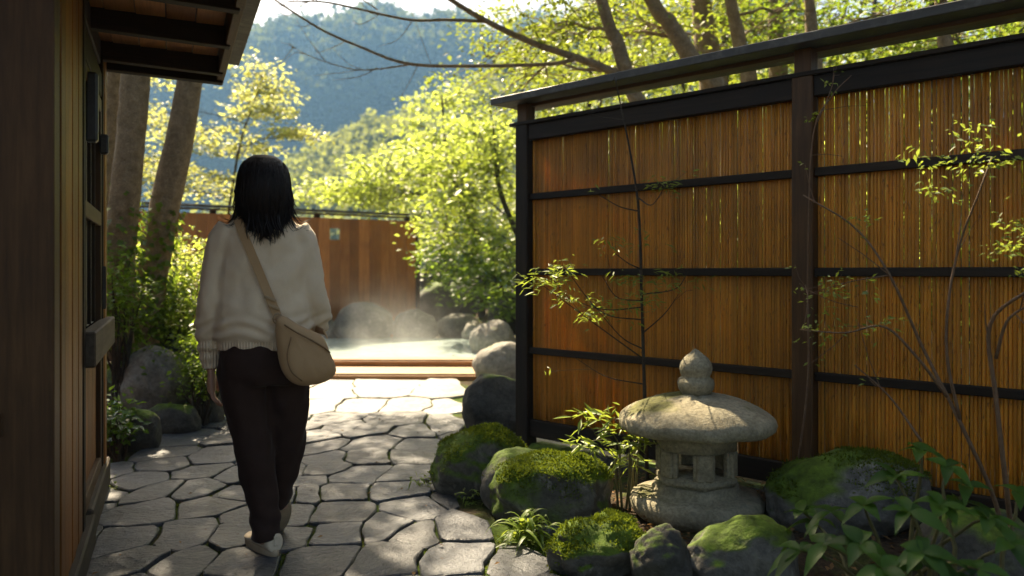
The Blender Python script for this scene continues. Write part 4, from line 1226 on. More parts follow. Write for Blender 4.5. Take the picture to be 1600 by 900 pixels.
bs = np.array(P(1205, 420, 3.6)); bs = np.array([bs[0] + .15, 3.75, .1])
twiggy('twiggy_shrub', 'slender pale twig in front of the second fence post', bs, [([bs, P(1262, 600, 3.7), P(1262, 420, 3.65), P(1270, 215, 3.6), P(1300, 150, 3.6), P(1330, 118, 3.6)], .005, .002),
       ([P(1278, 190, 3.6), P(1300, 135, 3.6), P(1303, 105, 3.6)], .003, .001)], [(P(1300, 125, 3.6), (.02, .03, .03), 2), (P(1262, 185, 3.6), (.03, .03, .03), 2)], 102, 'leaf_bamboo', L=.03, nl=5, clr=.035)

# thin nandina in front of the left bay
Yn = 4.15
b1 = np.array([P(1012, 600, Yn).x, Yn, .0])
st_ = [([b1, P(1008, 640, Yn), P(1003, 480, Yn), P(998, 330, Yn), P(985, 240, Yn), P(970, 165, Yn), P(960, 120, Yn)], .011, .003)]
r_ = np.random.default_rng(14)
for (x0, y0, x1, y1) in [(1004, 500, 880, 415), (1004, 560, 840, 440), (1002, 470, 940, 430), (1003, 460, 1075, 425), (1004, 545, 930, 480), (998, 330, 930, 300), (998, 310, 1040, 290), (1004, 600, 900, 560), (1000, 420, 960, 395), (1005, 520, 1060, 460), (1004, 480, 860, 455)]:
    a, b_ = np.array(P(x0, y0, Yn)), np.array(P(x1, y1, Yn - r_.uniform(-.05, .35)))
    st_.append(([a, a + (b_ - a) * .5 + np.array([0, 0, -.03]) + r_.normal(size=3) * .02, b_], .004, .0015))
twiggy('nandina', 'slender dark stemmed nandina in front of the left fence panel', b1, st_,
       [(P(850, 440, Yn - .2), (.10, .1, .035), 11), (P(885, 418, Yn - .1), (.08, .1, .03), 7), (P(960, 478, Yn), (.10, .1, .03), 8), (P(985, 440, Yn), (.1, .1, .03), 6), (P(1050, 435, Yn), (.09, .1, .03), 7), (P(930, 490, Yn), (.07, .08, .03), 5),
        (P(1030, 292, Yn), (.07, .08, .02), 5), (P(965, 380, Yn), (.08, .08, .04), 5), (P(900, 460, Yn - .1), (.07, .08, .03), 5), (P(1010, 470, Yn), (.07, .08, .04), 5)],
       103, 'leaf_bamboo', L=.05, wood='bark_dark', nl=9, clr=.07, narrow=.22, extra_twigs=1)
# small bamboo clump left of the lantern
b2 = np.array([P(975, 780, 3.75).x, 3.78, .02])
st2 = []; cl2 = []
for (x0, x1, x2, yt) in [(972, 965, 930, 650), (984, 982, 960, 655), (978, 990, 1000, 668), (990, 1000, 1010, 690), (966, 958, 915, 690), (986, 992, 990, 720)]:
    yb_ = 3.72 + r_.uniform(-.05, .1)
    st2.append(([P(x0, 800, yb_), P((x0 + x1) / 2, 740, yb_), P(x1, 690, yb_), P(x2, yt, yb_ - .05)], .007, .002))
    cl2.append((P(x2, yt, yb_ - .05), (.05, .06, .02), 4)); cl2.append((P((x1 + x2) / 2 - 10, (690 + yt) / 2 + 8, yb_ - .05), (.05, .05, .02), 2))
twiggy('bamboo_clump', 'small sunlit bamboo clump left of the stone lantern', b2, st2, cl2, 104, 'leaf_bamboo', L=.09, wood='stem_green', nl=5, clr=.05, narrow=.2, extra_twigs=1, cat='bamboo')


def grass_plant(label, c, n, L, W, seed, mat='leaf_bamboo', name='bamboo_grass', spread=.8):
    r = np.random.default_rng(seed); c = np.array(c, float)
    e = empty(name, c, 0, label, 'plant')
    lv = Leaves()
    for _ in range(n):
        a = r.uniform(0, 6.28); el = r.uniform(.35, 1.4)
        d = np.array([math.cos(a) * math.cos(el) * spread * 1.2, math.sin(a) * math.cos(el) * spread, math.sin(el)])
        b_ = np.array([r.normal() * .03, r.normal() * .03, r.uniform(-.01, .07)])
        big_leaf(lv, b_, d, (0, 0, 1) if abs(d[2]) < .95 * np.linalg.norm(d) else (1, 0, 0), L * r.uniform(.6, 1.15), W * r.uniform(.8, 1.2), r.uniform(.2, 1), r, arch=r.uniform(.5, 1.0), st=7)
    f = lv.build('foliage', M[mat], e); f["kind"] = "stuff"
    return e


gxy = G(822, 842)
grass_plant('bright arching bamboo grass at the path edge in front of mossy boulder', (gxy[0], gxy[1], .0), 75, .20, .020, 110)
gxy = G(862, 800); grass_plant('tiny grass tuft right of the bamboo grass', (gxy[0], gxy[1], .02), 16, .10, .013, 111)
gxy = G(655, 760); grass_plant('low grass tuft on the path beside the thickly mossed boulder', (gxy[0], gxy[1], -.02), 26, .085, .012, 112)
gxy = G(185, 760); grass_plant('little green weeds at the foot of the bathhouse sill', (gxy[0] - .02, gxy[1], -.03), 24, .05, .011, 113)
gxy = G(735, 785); grass_plant('weeds between the two mossy boulders at path edge', (gxy[0], gxy[1], -.02), 26, .07, .012, 114)

# moss in the joints and leaf litter
r_ = np.random.default_rng(8)
lv = Leaves(); N = 90000
xs = r_.uniform(-3.0, .8, N); ys = r_.uniform(2.4, 6.6, N)
nzv = np.array([mnoise.noise(Vector((a * 1.1, b_ * 1.1, 4.0))) for a, b_ in zip(xs, ys)])
k = nzv > .02
xs, ys, nzv = xs[k], ys[k], nzv[k]; n = len(xs)
d = np.stack([r_.normal(size=n) * .6, r_.normal(size=n) * .6, np.ones(n)], 1); LL = r_.uniform(.006, .0135, n)
lv.add(*leaf_geo(np.stack([xs, ys, np.full(n, -.0185)], 1), d, r_.normal(size=(n, 3)), LL, LL * .6, np.clip(r_.uniform(0, 1, n), 0, 1)))
lv.build('joint_moss', M['moss'], path)["kind"] = "stuff"
M['litter'] = leaf_mat('litter', (.07, .035, .015), (.22, .13, .06), .2, (.3, .16, .06), .8, .1)
lv = Leaves(); n = 2600
xs = r_.uniform(-.2, 2.4, n); ys = r_.uniform(2.6, 5.4, n)
k = (xs > .25 * (4.6 - ys) - .1 + .35 * (ys < 3.6)) & (ys < 5.25 - (xs - .1) * .93); xs, ys = xs[k], ys[k]; n = len(xs)
zz = ground_z(xs, ys) + r_.uniform(.005, .03, n)
LL = r_.uniform(.015, .045, n)
lv.add(*leaf_geo(np.stack([xs, ys, zz], 1), np.stack([r_.normal(size=n), r_.normal(size=n), r_.normal(size=n) * .2], 1), np.stack([r_.normal(size=n) * .4, r_.normal(size=n) * .4, np.ones(n)], 1), LL, LL * .5, r_.uniform(0, 1, n)))
n = 110; xs = r_.uniform(-2.2, .3, n); ys = r_.uniform(2.7, 6.2, n); LL = r_.uniform(.012, .035, n)
lv.add(*leaf_geo(np.stack([xs, ys, np.full(n, .011)], 1), np.stack([r_.normal(size=n), r_.normal(size=n), r_.normal(size=n) * .15], 1), np.stack([r_.normal(size=n) * .3, r_.normal(size=n) * .3, np.ones(n)], 1), LL, LL * .5, r_.uniform(0, 1, n)))
tag(lv.build('leaf_litter', M['litter']), 'dry fallen leaves on the soil below the bamboo fence and scattered on the path', 'leaf litter', kind='stuff')

# ------------------------------------------------------------------ the woman
WX, WY = -1.008, 3.235
WR = math.atan2(-WX, WY)
who = empty('person', (WX, WY, 0), WR, 'person with dark hair in cream knit sweater and dark trousers walking away on the path', 'person')
M['skin'] = plain('skin', (.42, .24, .17), .5, .35, 60, .06, .03)
m, nt, b = new_mat('hair')
hv = coord(nt, (1, 1, 1), randoff=False); hn = tex_noise(nt, coord(nt, (160, 160, 5), randoff=False), 1.0, 3, .6)
nt.links.new(ramp(nt, hn, [(.3, (.004, .003, .0025)), (.7, (.016, .010, .008))]), b.inputs["Base Color"]); b.inputs["Roughness"].default_value = .5; b.inputs["Specular IOR Level"].default_value = .18
bump(nt, b, hn, .5, .003); M['hair'] = m
M['knit'] = fabric('knit', (.78, .62, .43), (.84, .69, .50), knit=.0105, sheen=.25, b2=.35, scale=220)
M['trouser'] = fabric('trouser', (.034, .019, .015), (.046, .027, .021), sheen=.08, b2=.15, scale=260)
M['bag'] = fabric('bag', (.40, .255, .13), (.46, .30, .16), sheen=.1, b2=.25, scale=300, rough=.75)
M['shoe'] = fabric('shoe', (.62, .52, .38), (.70, .60, .46), sheen=.1, b2=.15, scale=200, rough=.7)
M['sole'] = plain('sole', (.40, .31, .21), .7, .3, 30, .1)
M['seam'] = plain('seam', (.17, .10, .05), .8, .2, 60)
M['brass'] = plain('buckle', (.25, .17, .09), .35, .5, 30)


def tube_rings(pts, sides=18): # pts: (x,y,z,r)
    p = np.array(pts, float); pp = catmull(p[:, :3], len(p) * 4); rr = np.interp(np.linspace(0, 1, len(pp)), np.linspace(0, 1, len(p)), p[:, 3])
    return tube(pp, rr, sides)


def ring_interp(rings, n):
    a = np.array(rings, float); t = np.linspace(0, len(a) - 1, n); return np.stack([np.interp(t, np.arange(len(a)), a[:, k]) for k in range(a.shape[1])], 1)


def gather(parts):
    V = []; Fs = []
    for v, f in parts:
        b_ = len(V); V += [tuple(p) for p in v]; Fs += [tuple(i + b_ for i in q) for q in f]
    return V, Fs


def hand(w, d, side, curl=.5):
    """palm and five bent fingers; w wrist, d pointing direction, side +1 thumb towards +x"""
    w = np.array(w, float); d = np.array(d, float); d /= np.linalg.norm(d)
    fwd = np.array([0, 1.0, 0]); fwd -= d * np.dot(fwd, d); fwd /= np.linalg.norm(fwd)
    inn = np.cross(d, fwd) * (1 if side > 0 else -1)      # palm faces the thigh
    if inn[0] * side < 0: inn = -inn
    parts = []
    palm = [w - d * .03, w + d * .02, w + d * .05, w + d * .085]
    parts.append(tube(np.array(palm), [.024, .030, .036, .034], 12, flat=.5))
    # palm is flat across fwd: build as three parallel tubes to widen
    for o_ in (-.022, -.007, .009, .024):
        parts.append(tube(np.array([w + d * .012 + fwd * o_ * .7, w + d * .05 + fwd * o_, w + d * .09 + fwd * o_]), [.011, .0125, .0105], 8))
    for j, (o_, l_) in enumerate(((.026, .068), (.009, .078), (-.008, .072), (-.024, .055))):
        k = w + d * .088 + fwd * o_
        c1 = curl * (1 + .15 * j)
        p1 = k + (d * math.cos(c1 * .4) + inn * math.sin(c1 * .4)) * l_ * .45
        p2 = p1 + (d * math.cos(c1 * 1.0) + inn * math.sin(c1 * 1.0)) * l_ * .32
        p3 = p2 + (d * math.cos(c1 * 1.5) + inn * math.sin(c1 * 1.5)) * l_ * .25
        parts.append(tube(np.array([k - d * .01, p1, p2, p3]), [.0098, .009, .0082, .0062], 8))
    t0 = w + d * .028 + fwd * .022
    parts.append(tube(np.array([t0 - d * .01 - fwd * .01, t0 + fwd * .018 + d * .022 + inn * .012, t0 + fwd * .026 + d * .05 + inn * .02, t0 + fwd * .026 + d * .074 + inn * .024]), [.014, .0115, .0095, .0068], 8))
    return parts


body = []
body.append(loft(ring_interp([(0, .0, .80, .13, .09), (0, 0, .88, .15, .10), (0, 0, 1.0, .125, .085), (0, .0, 1.15, .145, .09), (0, 0, 1.28, .135, .075), (0, 0, 1.33, .09, .06), (0, .005, 1.365, .055, .05), (0, .01, 1.41, .05, .05), (0, .018, 1.46, .048, .052)], 30), 20))
hc = np.array([0, .025, 1.515])
body.append(loft([(hc[0], hc[1] + dy, hc[2] + dz, a, b_) for dz, dy, a, b_ in [(-.11, .045, .02, .025), (-.10, .04, .045, .05), (-.07, .02, .062, .078), (-.03, .005, .072, .092), (.01, 0, .076, .097), (.05, -.002, .073, .093), (.08, -.004, .055, .07), (.098, -.005, .025, .035), (.103, -.005, .008, .01)]], 24))
body.append(tube(np.array([hc + [0, .085, .012], hc + [0, .102, -.015], hc + [0, .104, -.03]]), [.008, .012, .013], 8))     # nose
for s_ in (-1, 1):
    body.append(tube(np.array([hc + [s_ * .074, -.005, .02], hc + [s_ * .082, -.01, 0], hc + [s_ * .076, -.002, -.03]]), [.012, .014, .01], 8, flat=.5))   # ears
    body.append(tube(np.array([hc + [s_ * .015, .09, -.058], hc + [0, .097, -.058]]), [.007, .008], 6))     # lips
    body.append(tube(np.array([hc + [s_ * .028, .083, .006], hc + [s_ * .04, .08, .006]]), [.011, .010], 8))   # eyes
    body.append(tube(np.array([hc + [s_ * .015, .088, .028], hc + [s_ * .05, .08, .026]]), [.008, .007], 6))   # brows
LA = [(-.115, 0, 1.30, .042), (-.175, 0, 1.2, .045), (-.205, -.012, 1.06, .04), (-.212, .02, .92, .034), (-.207, .045, .82, .027), (-.204, .052, .755, .022)]
RA = [(.115, 0, 1.30, .042), (.168, 0, 1.2, .045), (.19, -.008, 1.06, .04), (.205, .06, .97, .034), (.20, .13, .91, .027), (.193, .175, .88, .022)]
body.append(tube_rings(LA, 14)); body.append(tube_rings(RA, 14))
body += hand((-.204, .054, .752), (.02, .10, -1), +1, .55)
body += hand((.192, .178, .877), (-.06, .45, -.8), -1, .55)
LL_ = [(-.085, 0, .80, .085), (-.08, .0, .66, .078), (-.045, .015, .46, .056), (-.02, -.005, .26, .046), (.002, -.015, .10, .034), (.002, -.012, .06, .035)]
RL_ = [(.08, 0, .80, .085), (.092, .035, .66, .078), (.088, .12, .46, .056), (.07, .15, .32, .046), (.066, .16, .20, .034), (.066, .165, .14, .033)]
body.append(tube_rings(LL_, 14)); body.append(tube_rings(RL_, 14))
me = remesh(*gather(body), .0052, 2, 'body'); link('body', me, M['skin'], who)

# sweater
sw = []
sw.append(loft(ring_interp([(0, 0, .835, .168, .112), (0, 0, .85, .172, .117), (0, 0, .872, .175, .121), (0, -.004, .892, .190, .136), (0, -.006, .93, .195, .138), (0, -.004, 1.0, .190, .132), (0, 0, 1.10, .184, .122), (0, 0, 1.2, .182, .115), (0, .0, 1.27, .178, .108),
                           (0, 0, 1.32, .158, .094), (0, .0, 1.352, .125, .082), (0, .004, 1.378, .088, .07), (0, .006, 1.395, .064, .06), (0, .008, 1.41, .06, .058)], 44), 36, 2.15))
SLa = [(-.118, 0, 1.318, .066), (-.150, 0, 1.27, .066), (-.175, 0, 1.18, .059), (-.199, -.012, 1.06, .053), (-.208, .005, .97, .052), (-.208, .03, .88, .050), (-.207, .047, .82, .043), (-.207, .05, .79, .038), (-.205, .052, .762, .034)]
SRa = [(.118, 0, 1.318, .066), (.150, 0, 1.27, .066), (.172, 0, 1.18, .058), (.192, -.008, 1.06, .053), (.212, .03, .99, .057), (.212, .075, .945, .054), (.205, .12, .915, .046), (.198, .15, .898, .038), (.194, .168, .885, .034)]
sw.append(tube_rings(SLa, 18)); sw.append(tube_rings(SRa, 18))
me = remesh(*gather(sw), .007, 4, 'sweater')
v = coords(me); nn = normals(me)
dsp = np.array([.006 * mnoise.noise(Vector((p[0] * 16 + 3, p[1] * 16, p[2] * 6))) + .004 * mnoise.noise(Vector((p[0] * 30, p[1] * 20, p[2] * 22 + 5))) + .0022 * mnoise.noise(Vector((p[0] * 60, p[1] * 60, p[2] * 55))) for p in v])
arm = np.abs(v[:, 0]) > .18
# slack cloth piles up above the hem and cuffs
fold = .006 * np.sin(v[:, 2] * 130 + 4 * np.sin(v[:, 0] * 17)) * np.exp(-((v[:, 2] - .93) / .05) ** 2) + .005 * np.sin(v[:, 2] * 150 + v[:, 1] * 30) * arm * np.exp(-((v[:, 2] - .85) / .07) ** 2)
diag = .007 * np.sin((v[:, 0] * .8 - v[:, 2]) * 34) * np.exp(-((v[:, 2] - 1.15) / .14) ** 2) * (np.abs(v[:, 0]) < .17)
setco(me, v + nn * (dsp + fold + diag)[:, None])
link('sweater', me, M['knit'], who)

# trousers
tr_ = []
tr_.append(loft(ring_interp([(0, 0, .90, .150, .102), (0, 0, .86, .160, .112), (.004, -.004, .80, .172, .124), (.006, .0, .74, .174, .124), (.008, .004, .70, .165, .11)], 16), 30, 2.2))
TL = [(-.075, -.002, .76, .099), (-.072, .0, .66, .094), (-.055, .006, .54, .086), (-.035, .008, .43, .079), (-.018, .0, .31, .070), (-.004, -.010, .20, .062), (.006, -.014, .12, .059), (.010, -.012, .070, .060)]
TR_ = [(.085, .004, .76, .096), (.092, .026, .66, .090), (.092, .065, .54, .083), (.088, .10, .43, .077), (.078, .13, .33, .070), (.066, .150, .26, .064), (.064, .165, .20, .060), (.066, .175, .165, .058)]
tr_.append(tube_rings(TL, 20)); tr_.append(tube_rings(TR_, 20))
me = remesh(*gather(tr_), .008, 4, 'trousers')
v = coords(me); nn = normals(me)
dsp = np.array([.011 * mnoise.noise(Vector((p[0] * 15 + 1, p[1] * 15, p[2] * 3.2))) + .007 * mnoise.noise(Vector((p[0] * 22, p[1] * 22, p[2] * 14 + 5))) for p in v])
dsp += .004 * np.sin(v[:, 2] * 75 + v[:, 0] * 40) * np.exp(-((v[:, 2] - .16) / .07) ** 2)
setco(me, v + nn * dsp[:, None]); link('trousers', me, M['trouser'], who)

# hair: shell and strands
hs = [(0, .02, 1.628, .012, .014), (0, .018, 1.622, .045, .05), (0, .015, 1.608, .068, .08), (0, .012, 1.58, .090, .108), (0, .006, 1.54, .100, .120), (0, -.002, 1.49, .105, .116), (.001, -.012, 1.44, .106, .103), (.002, -.020, 1.40, .100, .086), (.004, -.028, 1.365, .086, .066), (.008, -.040, 1.335, .068, .042), (.010, -.05, 1.31, .040, .022)]
parts = [loft(ring_interp(hs, 40), 40)]
rh = np.random.default_rng(4)
def surf(a, z):
    h = np.array(hs)[::-1]; zz = h[:, 2]
    cx = np.interp(z, zz, h[:, 0]); cyy = np.interp(z, zz, h[:, 1]); hw = np.interp(z, zz, h[:, 3]); hd = np.interp(z, zz, h[:, 4])
    return np.array([cx + hw * math.cos(a), cyy + hd * math.sin(a), z])
for i in range(1500):
    a = rh.uniform(math.pi * .88, math.pi * 2.12); zt = rh.uniform(1.40, 1.60)
    front = abs(math.cos(a)); zb_ = rh.triangular(1.245, 1.31, 1.38) + .05 * front
    pts = []
    zs_ = np.linspace(zt, zb_, 7)
    da = rh.normal() * .10
    for j, z in enumerate(zs_):
        p = surf(a + da * j / 6, max(z, 1.335)); t = j / 6
        k = 1.01 + .012 * math.sin(t * 3.1) + rh.normal() * .004
        p = np.array([p[0] * k, (p[1] - 0) * k, z])
        back = -.118 - .004 * rh.random()
        if z < 1.38:  # lie over the sweater
            f_ = min(1, (1.38 - z) / .05)
            p[1] = p[1] * (1 - f_) + (back * math.sqrt(max(.1, 1 - (p[0] / .19) ** 2)) + .012) * f_
            p[0] += -(p[0] - .01) * .16 * f_ + rh.normal() * .004
        pts.append(p)
    pts[-1][0] += rh.normal() * .015
    if i % 11 == 0:
        for j in (3, 4, 5, 6): pts[j] = pts[j] + np.array([np.sign(math.cos(a)) * .006 * (j - 2) * rh.random(), -.003 * (j - 2), 0])
    r0 = rh.uniform(.0009, .0028)
    parts.append(tube(np.array(pts), [r0, r0 * 1.1, r0 * 1.1, r0, r0 * .8, r0 * .55, .0006], 5))
# flicked ends on both sides and stray curls down the back
for (x0, y0, z0, x1, y1, z1) in [(.095, -.05, 1.38, .165, -.06, 1.335), (.10, -.04, 1.39, .178, -.05, 1.342), (.09, -.06, 1.37, .15, -.075, 1.325), (-.095, -.05, 1.38, -.150, -.06, 1.345), (-.10, -.04, 1.385, -.165, -.05, 1.35), (-.09, -.06, 1.365, -.135, -.07, 1.33), (.10, -.04, 1.40, .15, -.03, 1.37), (-.1, -.04, 1.40, -.14, -.03, 1.37)]:
    for _ in range(4):
        n_ = rh.normal(size=3) * .008
        parts.append(tube(catmull([np.array([x0, y0, z0 + .03]) + n_, np.array([x0 * 1.05, y0, z0]) + n_, np.array([(x0 + x1) / 2, (y0 + y1) / 2, z1 - .004]) + n_, np.array([x1, y1, z1 + .006]) + n_ * 2.0], 9), np.linspace(.0026, .0004, 9), 5))
for (x0, x1, z1, bend) in [(-.04, -.035, 1.262, .012), (-.02, -.012, 1.258, .016), (.0, .022, 1.255, .02), (.02, .045, 1.268, .02), (.035, .055, 1.28, .018), (-.055, -.06, 1.28, -.01), (-.03, -.01, 1.27, .02), (.01, .04, 1.262, -.012), (.05, .075, 1.29, .015)]:
    for _ in range(4):
        n_ = rh.normal(size=3) * .004
        yb2 = -.125
        parts.append(tube(catmull([np.array([x0, -.085, 1.40]) + n_, np.array([x0 + bend * .3, -.112, 1.345]) + n_, np.array([x0 + bend, yb2, (1.345 + z1) / 2]) + n_, np.array([x1, yb2 - .004, z1]) + n_], 10), np.concatenate([np.full(5, .0030), np.linspace(.0028, .0004, 5)]), 5))
V, Fs = gather(parts)
mb = MB(); mb.v = V; mb.f = Fs; mb.build('hair', M['hair'], who)


def shoe(loc, rx, rz_):
    e = empty('shoe', loc); e.rotation_euler = (rx, 0, rz_); e.parent = who
    secs = [(-.078, .031, .072), (-.062, .039, .088), (-.03, .041, .092), (.02, .039, .082), (.06, .041, .062), (.10, .044, .046), (.14, .041, .038), (.165, .030, .03), (.178, .014, .022)]
    V = []; n = 16
    for (y_, hw, h) in secs:
        for j in range(n):
            a = math.pi * 2 * j / n; x_ = math.cos(a) * hw; z_ = math.sin(a)
            z_ = .018 + (z_ * .5 + .5) * h if True else 0
            V.append((x_ * (1 - .25 * max(0, math.sin(a))), y_, z_))
    Fs = []
    for i in range(len(secs) - 1):
        for j in range(n):
            a = i * n + j; b_ = i * n + (j + 1) % n; Fs.append((a, a + n, b_ + n, b_))
    Fs.append(tuple(range(n))); Fs.append(tuple((len(secs) - 1) * n + k for k in range(n - 1, -1, -1)))
    me = remesh(V, Fs, .005, 2, 'upper'); link('upper', me, M['shoe'], e)
    V = []; n = 28; out = []
    for j in range(n):
        a = 2 * math.pi * j / n; y_ = .05 + .135 * math.sin(a); x_ = math.cos(a) * (.040 + .006 * math.sin(a)); out.append((x_ * (1 + .0 * a), y_))
    for z_, k in ((0, .95), (.006, 1.02), (.026, 1.02), (.031, .97)):
        for (x_, y_) in out: V.append((x_ * k, (y_ - .05) * k + .05, z_))
    Fs = []
    for i in range(3):
        for j in range(n):
            a = i * n + j; b_ = i * n + (j + 1) % n; Fs.append((a, b_, b_ + n, a + n))
    Fs.append(tuple(range(n - 1, -1, -1))); Fs.append(tuple(3 * n + k for k in range(n)))
    mb = MB(); mb.add(V, Fs); mb.build('sole', M['sole'], e)
    piece('heel_tab', (0, -.080, .066), (.018, .008, .04), M['shoe'], e, bevel=.003)
    return e


shoe((.014, .018, .004), 0, R(24))
shoe((.082, .205, .105), R(-46), R(14))

# ------------------------------------------------------------------ shoulder bag
def WL(p): return Matrix.Rotation(WR, 3, 'Z') @ Vector(p) + Vector((WX, WY, 0))


bag = empty('shoulder_bag', WL((.16, -.17, .83)), WR, 'tan leather crossbody bag hanging at the right hip of the walking person', 'bag')
outl = [(-.115, .145), (-.085, .150), (-.03, .115), (.03, .085), (.065, .060), (.09, .0), (.112, -.055), (.108, -.085), (.075, -.112), (.02, -.124), (-.03, -.122), (-.070, -.098), (-.098, -.05), (-.112, .02), (-.118, .09)]
oc = catmull([(a, b_, 0) for a, b_ in outl] + [(outl[0][0], outl[0][1], 0)], 49)[:-1, :2]
ctr = oc.mean(0)
V = []; n = len(oc); prof = [(.25, 1.0), (.5, .97), (.72, .86), (.88, .62), (.97, .30), (1.0, 0.0)]
V.append((ctr[0], -.052, ctr[1]))
for k, hgt in prof:
    for p in oc:
        q = ctr + (p - ctr) * k; sag = 1 + .35 * (-(q[1]) / .13) * .5
        wr = .007 * mnoise.noise(Vector((q[0] * 26 + q[1] * 9, q[1] * 11, 2))) + .004 * mnoise.noise(Vector((q[0] * 50, q[1] * 30, 5)))
        V.append((q[0], -(.050 * hgt * sag) - wr * hgt, q[1]))
for k, hgt in prof[::-1][1:]:
    for p in oc:
        q = ctr + (p - ctr) * k; V.append((q[0], .040 * hgt, q[1]))
V.append((ctr[0], .042, ctr[1]))
Fs = [(0, 1 + (j + 1) % n, 1 + j) for j in range(n)]
nr = len(prof) * 2 - 1
for i in range(nr - 1):
    for j in range(n):
        a = 1 + i * n + j; b_ = 1 + i * n + (j + 1) % n; Fs.append((a, b_, b_ + n, a + n))
L_ = 1 + (nr - 1) * n
Fs += [(L_ + j, L_ + (j + 1) % n, len(V) - 1) for j in range(n)]
mb = MB(); mb.add(V, Fs); pouch = mb.build('pouch', M['bag'], bag)
# flap seam, zip line and piping
sp = catmull([(-.085, -.042, .118), (-.04, -.053, .088), (.01, -.055, .060), (.06, -.045, .028), (.088, -.022, .004)], 18)
mb = MB(); mb.add(*tube(sp, .0032, 6)); mb.build('seam', M['seam'], pouch)
sp = catmull([(-.06, -.052, .07), (-.075, -.056, .0), (-.06, -.056, -.06), (-.02, -.05, -.10)], 18)
mb = MB(); mb.add(*tube(sp, .0022, 6)); mb.build('seam', M['seam'], pouch)


def ribbon(pts, w_, th, name, mat, parent, wd=(1, 0, 0)):
    pp = np.array(pts); t = np.gradient(pp, axis=0); t /= np.linalg.norm(t, axis=1, keepdims=True)
    V = []; Fs = []
    for i in range(len(pp)):
        nrm = np.array([pp[i][0] * .5, pp[i][1] - .0, .05]); nrm = nrm / (np.linalg.norm(nrm) + 1e-9)
        s_ = np.cross(t[i], nrm); s_ /= np.linalg.norm(s_) + 1e-9; nrm = np.cross(s_, t[i])
        for a, b_ in ((-1, -1), (1, -1), (1, 1), (-1, 1)): V.append(pp[i] + s_ * a * w_ / 2 + nrm * b_ * th / 2)
    for i in range(len(pp) - 1):
        for j in range(4):
            a = i * 4 + j; b_ = i * 4 + (j + 1) % 4; Fs.append((a, b_, b_ + 4, a + 4))
    Fs.append((3, 2, 1, 0)); e_ = (len(pp) - 1) * 4; Fs.append((e_, e_ + 1, e_ + 2, e_ + 3))
    V = np.array(V) - np.array([.16, -.17, .83])
    mb = MB(); mb.add(V, Fs); return mb.build(name, mat, parent, smooth=False)


def backy(x_, z_): # back of the sweater
    hd = np.interp(z_, [.85, .93, 1.0, 1.1, 1.2, 1.27, 1.32, 1.352, 1.378], [.12, .146, .138, .124, .117, .11, .096, .084, .07])
    hw = np.interp(z_, [.85, .93, 1.0, 1.1, 1.2, 1.27, 1.32, 1.352, 1.378], [.175, .197, .19, .184, .182, .178, .16, .128, .09])
    return -hd * max(.05, 1 - (abs(x_) / hw) ** 2.15) ** (1 / 2.15) - .009


back = [(-.098 + (.146) * t, 0, 1.352 - (1.352 - .985) * t) for t in np.linspace(0, 1, 16)]
back = [(a, backy(a, c), c) for a, _, c in back]
strap_pts = [(-.125, .07, 1.30), (-.118, .045, 1.362), (-.108, .0, 1.378), (-.102, -.045, 1.370)] + back[1:] + [(.052, -.165, .965)]
strap_pts = catmull(strap_pts, 60)
strap = ribbon(strap_pts, .034, .004, 'strap', M['bag'], bag)
fr = catmull([(-.125, .07, 1.30), (-.09, .112, 1.22), (0, .138, 1.08), (.12, .125, .95), (.20, .05, .915), (.235, -.06, .905), (.235, -.14, .90)], 30)
ribbon(fr, .034, .004, 'strap', M['bag'], bag)
for z_ in (1.045, 1.012):
    t = (1.352 - z_) / (1.352 - .985); x_ = -.098 + .146 * t
    piece('buckle', Vector((x_, backy(x_, z_) - .006, z_)) - Vector((.16, -.17, .83)), (.046, .008, .012), M['brass'], bag, rot=(0, R(22), 0), bevel=.002)
mb = MB(); a_ = np.linspace(0, 2 * math.pi, 17)
mb.add(*tube(np.stack([.052 + .018 * np.cos(a_), np.full(17, -.168), .968 + .020 * np.sin(a_)], 1) - np.array([.16, -.17, .83]), .003, 6)); mb.build('ring', M['brass'], bag)

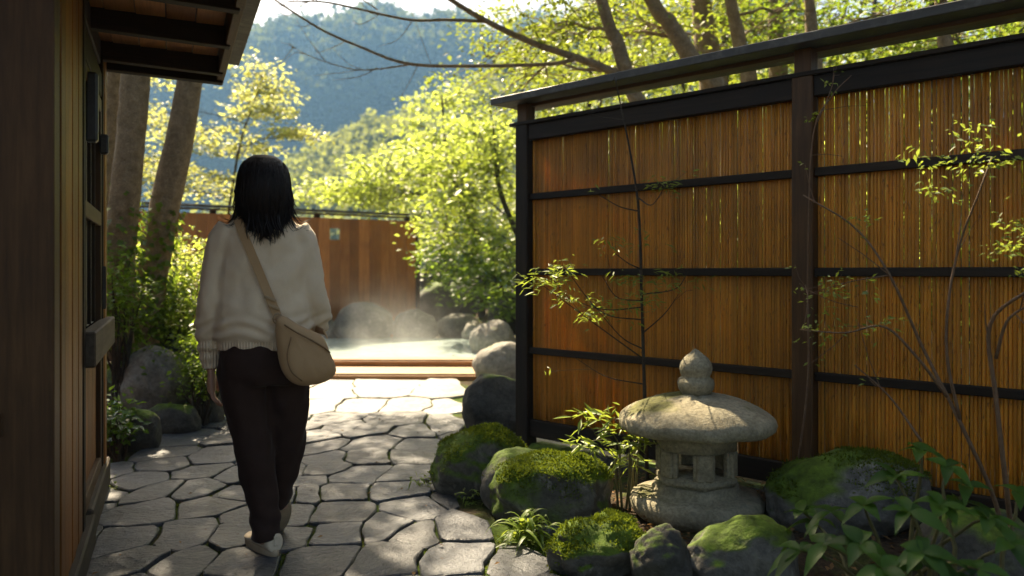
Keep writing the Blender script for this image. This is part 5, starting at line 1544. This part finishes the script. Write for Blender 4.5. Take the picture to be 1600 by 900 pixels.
# ------------------------------------------------------------------ steam and haze
def vol_box(name, x0, x1, y0, y1, z0, z1):
    V = [(x, y_, z) for z in (z0, z1) for (x, y_) in ((x0, y0), (x1, y0), (x1, y1), (x0, y1))]
    mb = MB(); mb.add(V, [(3, 2, 1, 0), (4, 5, 6, 7), (0, 1, 5, 4), (1, 2, 6, 5), (2, 3, 7, 6), (3, 0, 4, 7)])
    return mb.build(name, None, smooth=False)


hz = vol_box('haze', -660, 660, -70, 660, -25, 175)
m, nt, b = new_mat('haze'); nt.nodes.remove(b)
pv = nd(nt, "ShaderNodeVolumePrincipled"); pv.inputs["Color"].default_value = (.27, .57, 1.0, 1); pv.inputs["Density"].default_value = .00042; pv.inputs["Anisotropy"].default_value = .35
nt.links.new(pv.outputs[0], nt.nodes["Material Output"].inputs["Volume"])
hz.data.materials.append(m); tag(hz, 'pale blue haze in the valley air', 'haze', kind='stuff')

stm = vol_box('steam', -4.4, .0, 9.5, 13.2, .095, 1.55)
m, nt, b = new_mat('steam'); nt.nodes.remove(b)
tc = nd(nt, "ShaderNodeTexCoord"); gen = tc.outputs["Generated"]; ob = tc.outputs["Object"]
n1 = tex_noise(nt, ob, 1.5, 3, .55, .8)
sx = nd(nt, "ShaderNodeSeparateXYZ"); nt.links.new(gen, sx.inputs[0])
fz = math_(nt, 'POWER', math_(nt, 'SUBTRACT', 1.0, sx.outputs[2], True), 3.2)
def edge(o_): return math_(nt, 'MULTIPLY', math_(nt, 'MULTIPLY', o_, math_(nt, 'SUBTRACT', 1.0, o_)), 4.0, True)
dn = math_(nt, 'MULTIPLY', math_(nt, 'SUBTRACT', math_(nt, 'MULTIPLY', n1, 1.0), .42), 5.0, True)
dn = math_(nt, 'MULTIPLY', math_(nt, 'MULTIPLY', dn, fz), math_(nt, 'MULTIPLY', edge(sx.outputs[0]), edge(sx.outputs[1])))
dn = math_(nt, 'MULTIPLY', dn, .22)
pv = nd(nt, "ShaderNodeVolumePrincipled"); pv.inputs["Color"].default_value = (.97, .97, .97, 1); pv.inputs["Anisotropy"].default_value = .5
nt.links.new(dn, pv.inputs["Density"]); nt.links.new(pv.outputs[0], nt.nodes["Material Output"].inputs["Volume"])
stm.data.materials.append(m); tag(stm, 'white steam drifting over the hot pool', 'steam', kind='stuff')
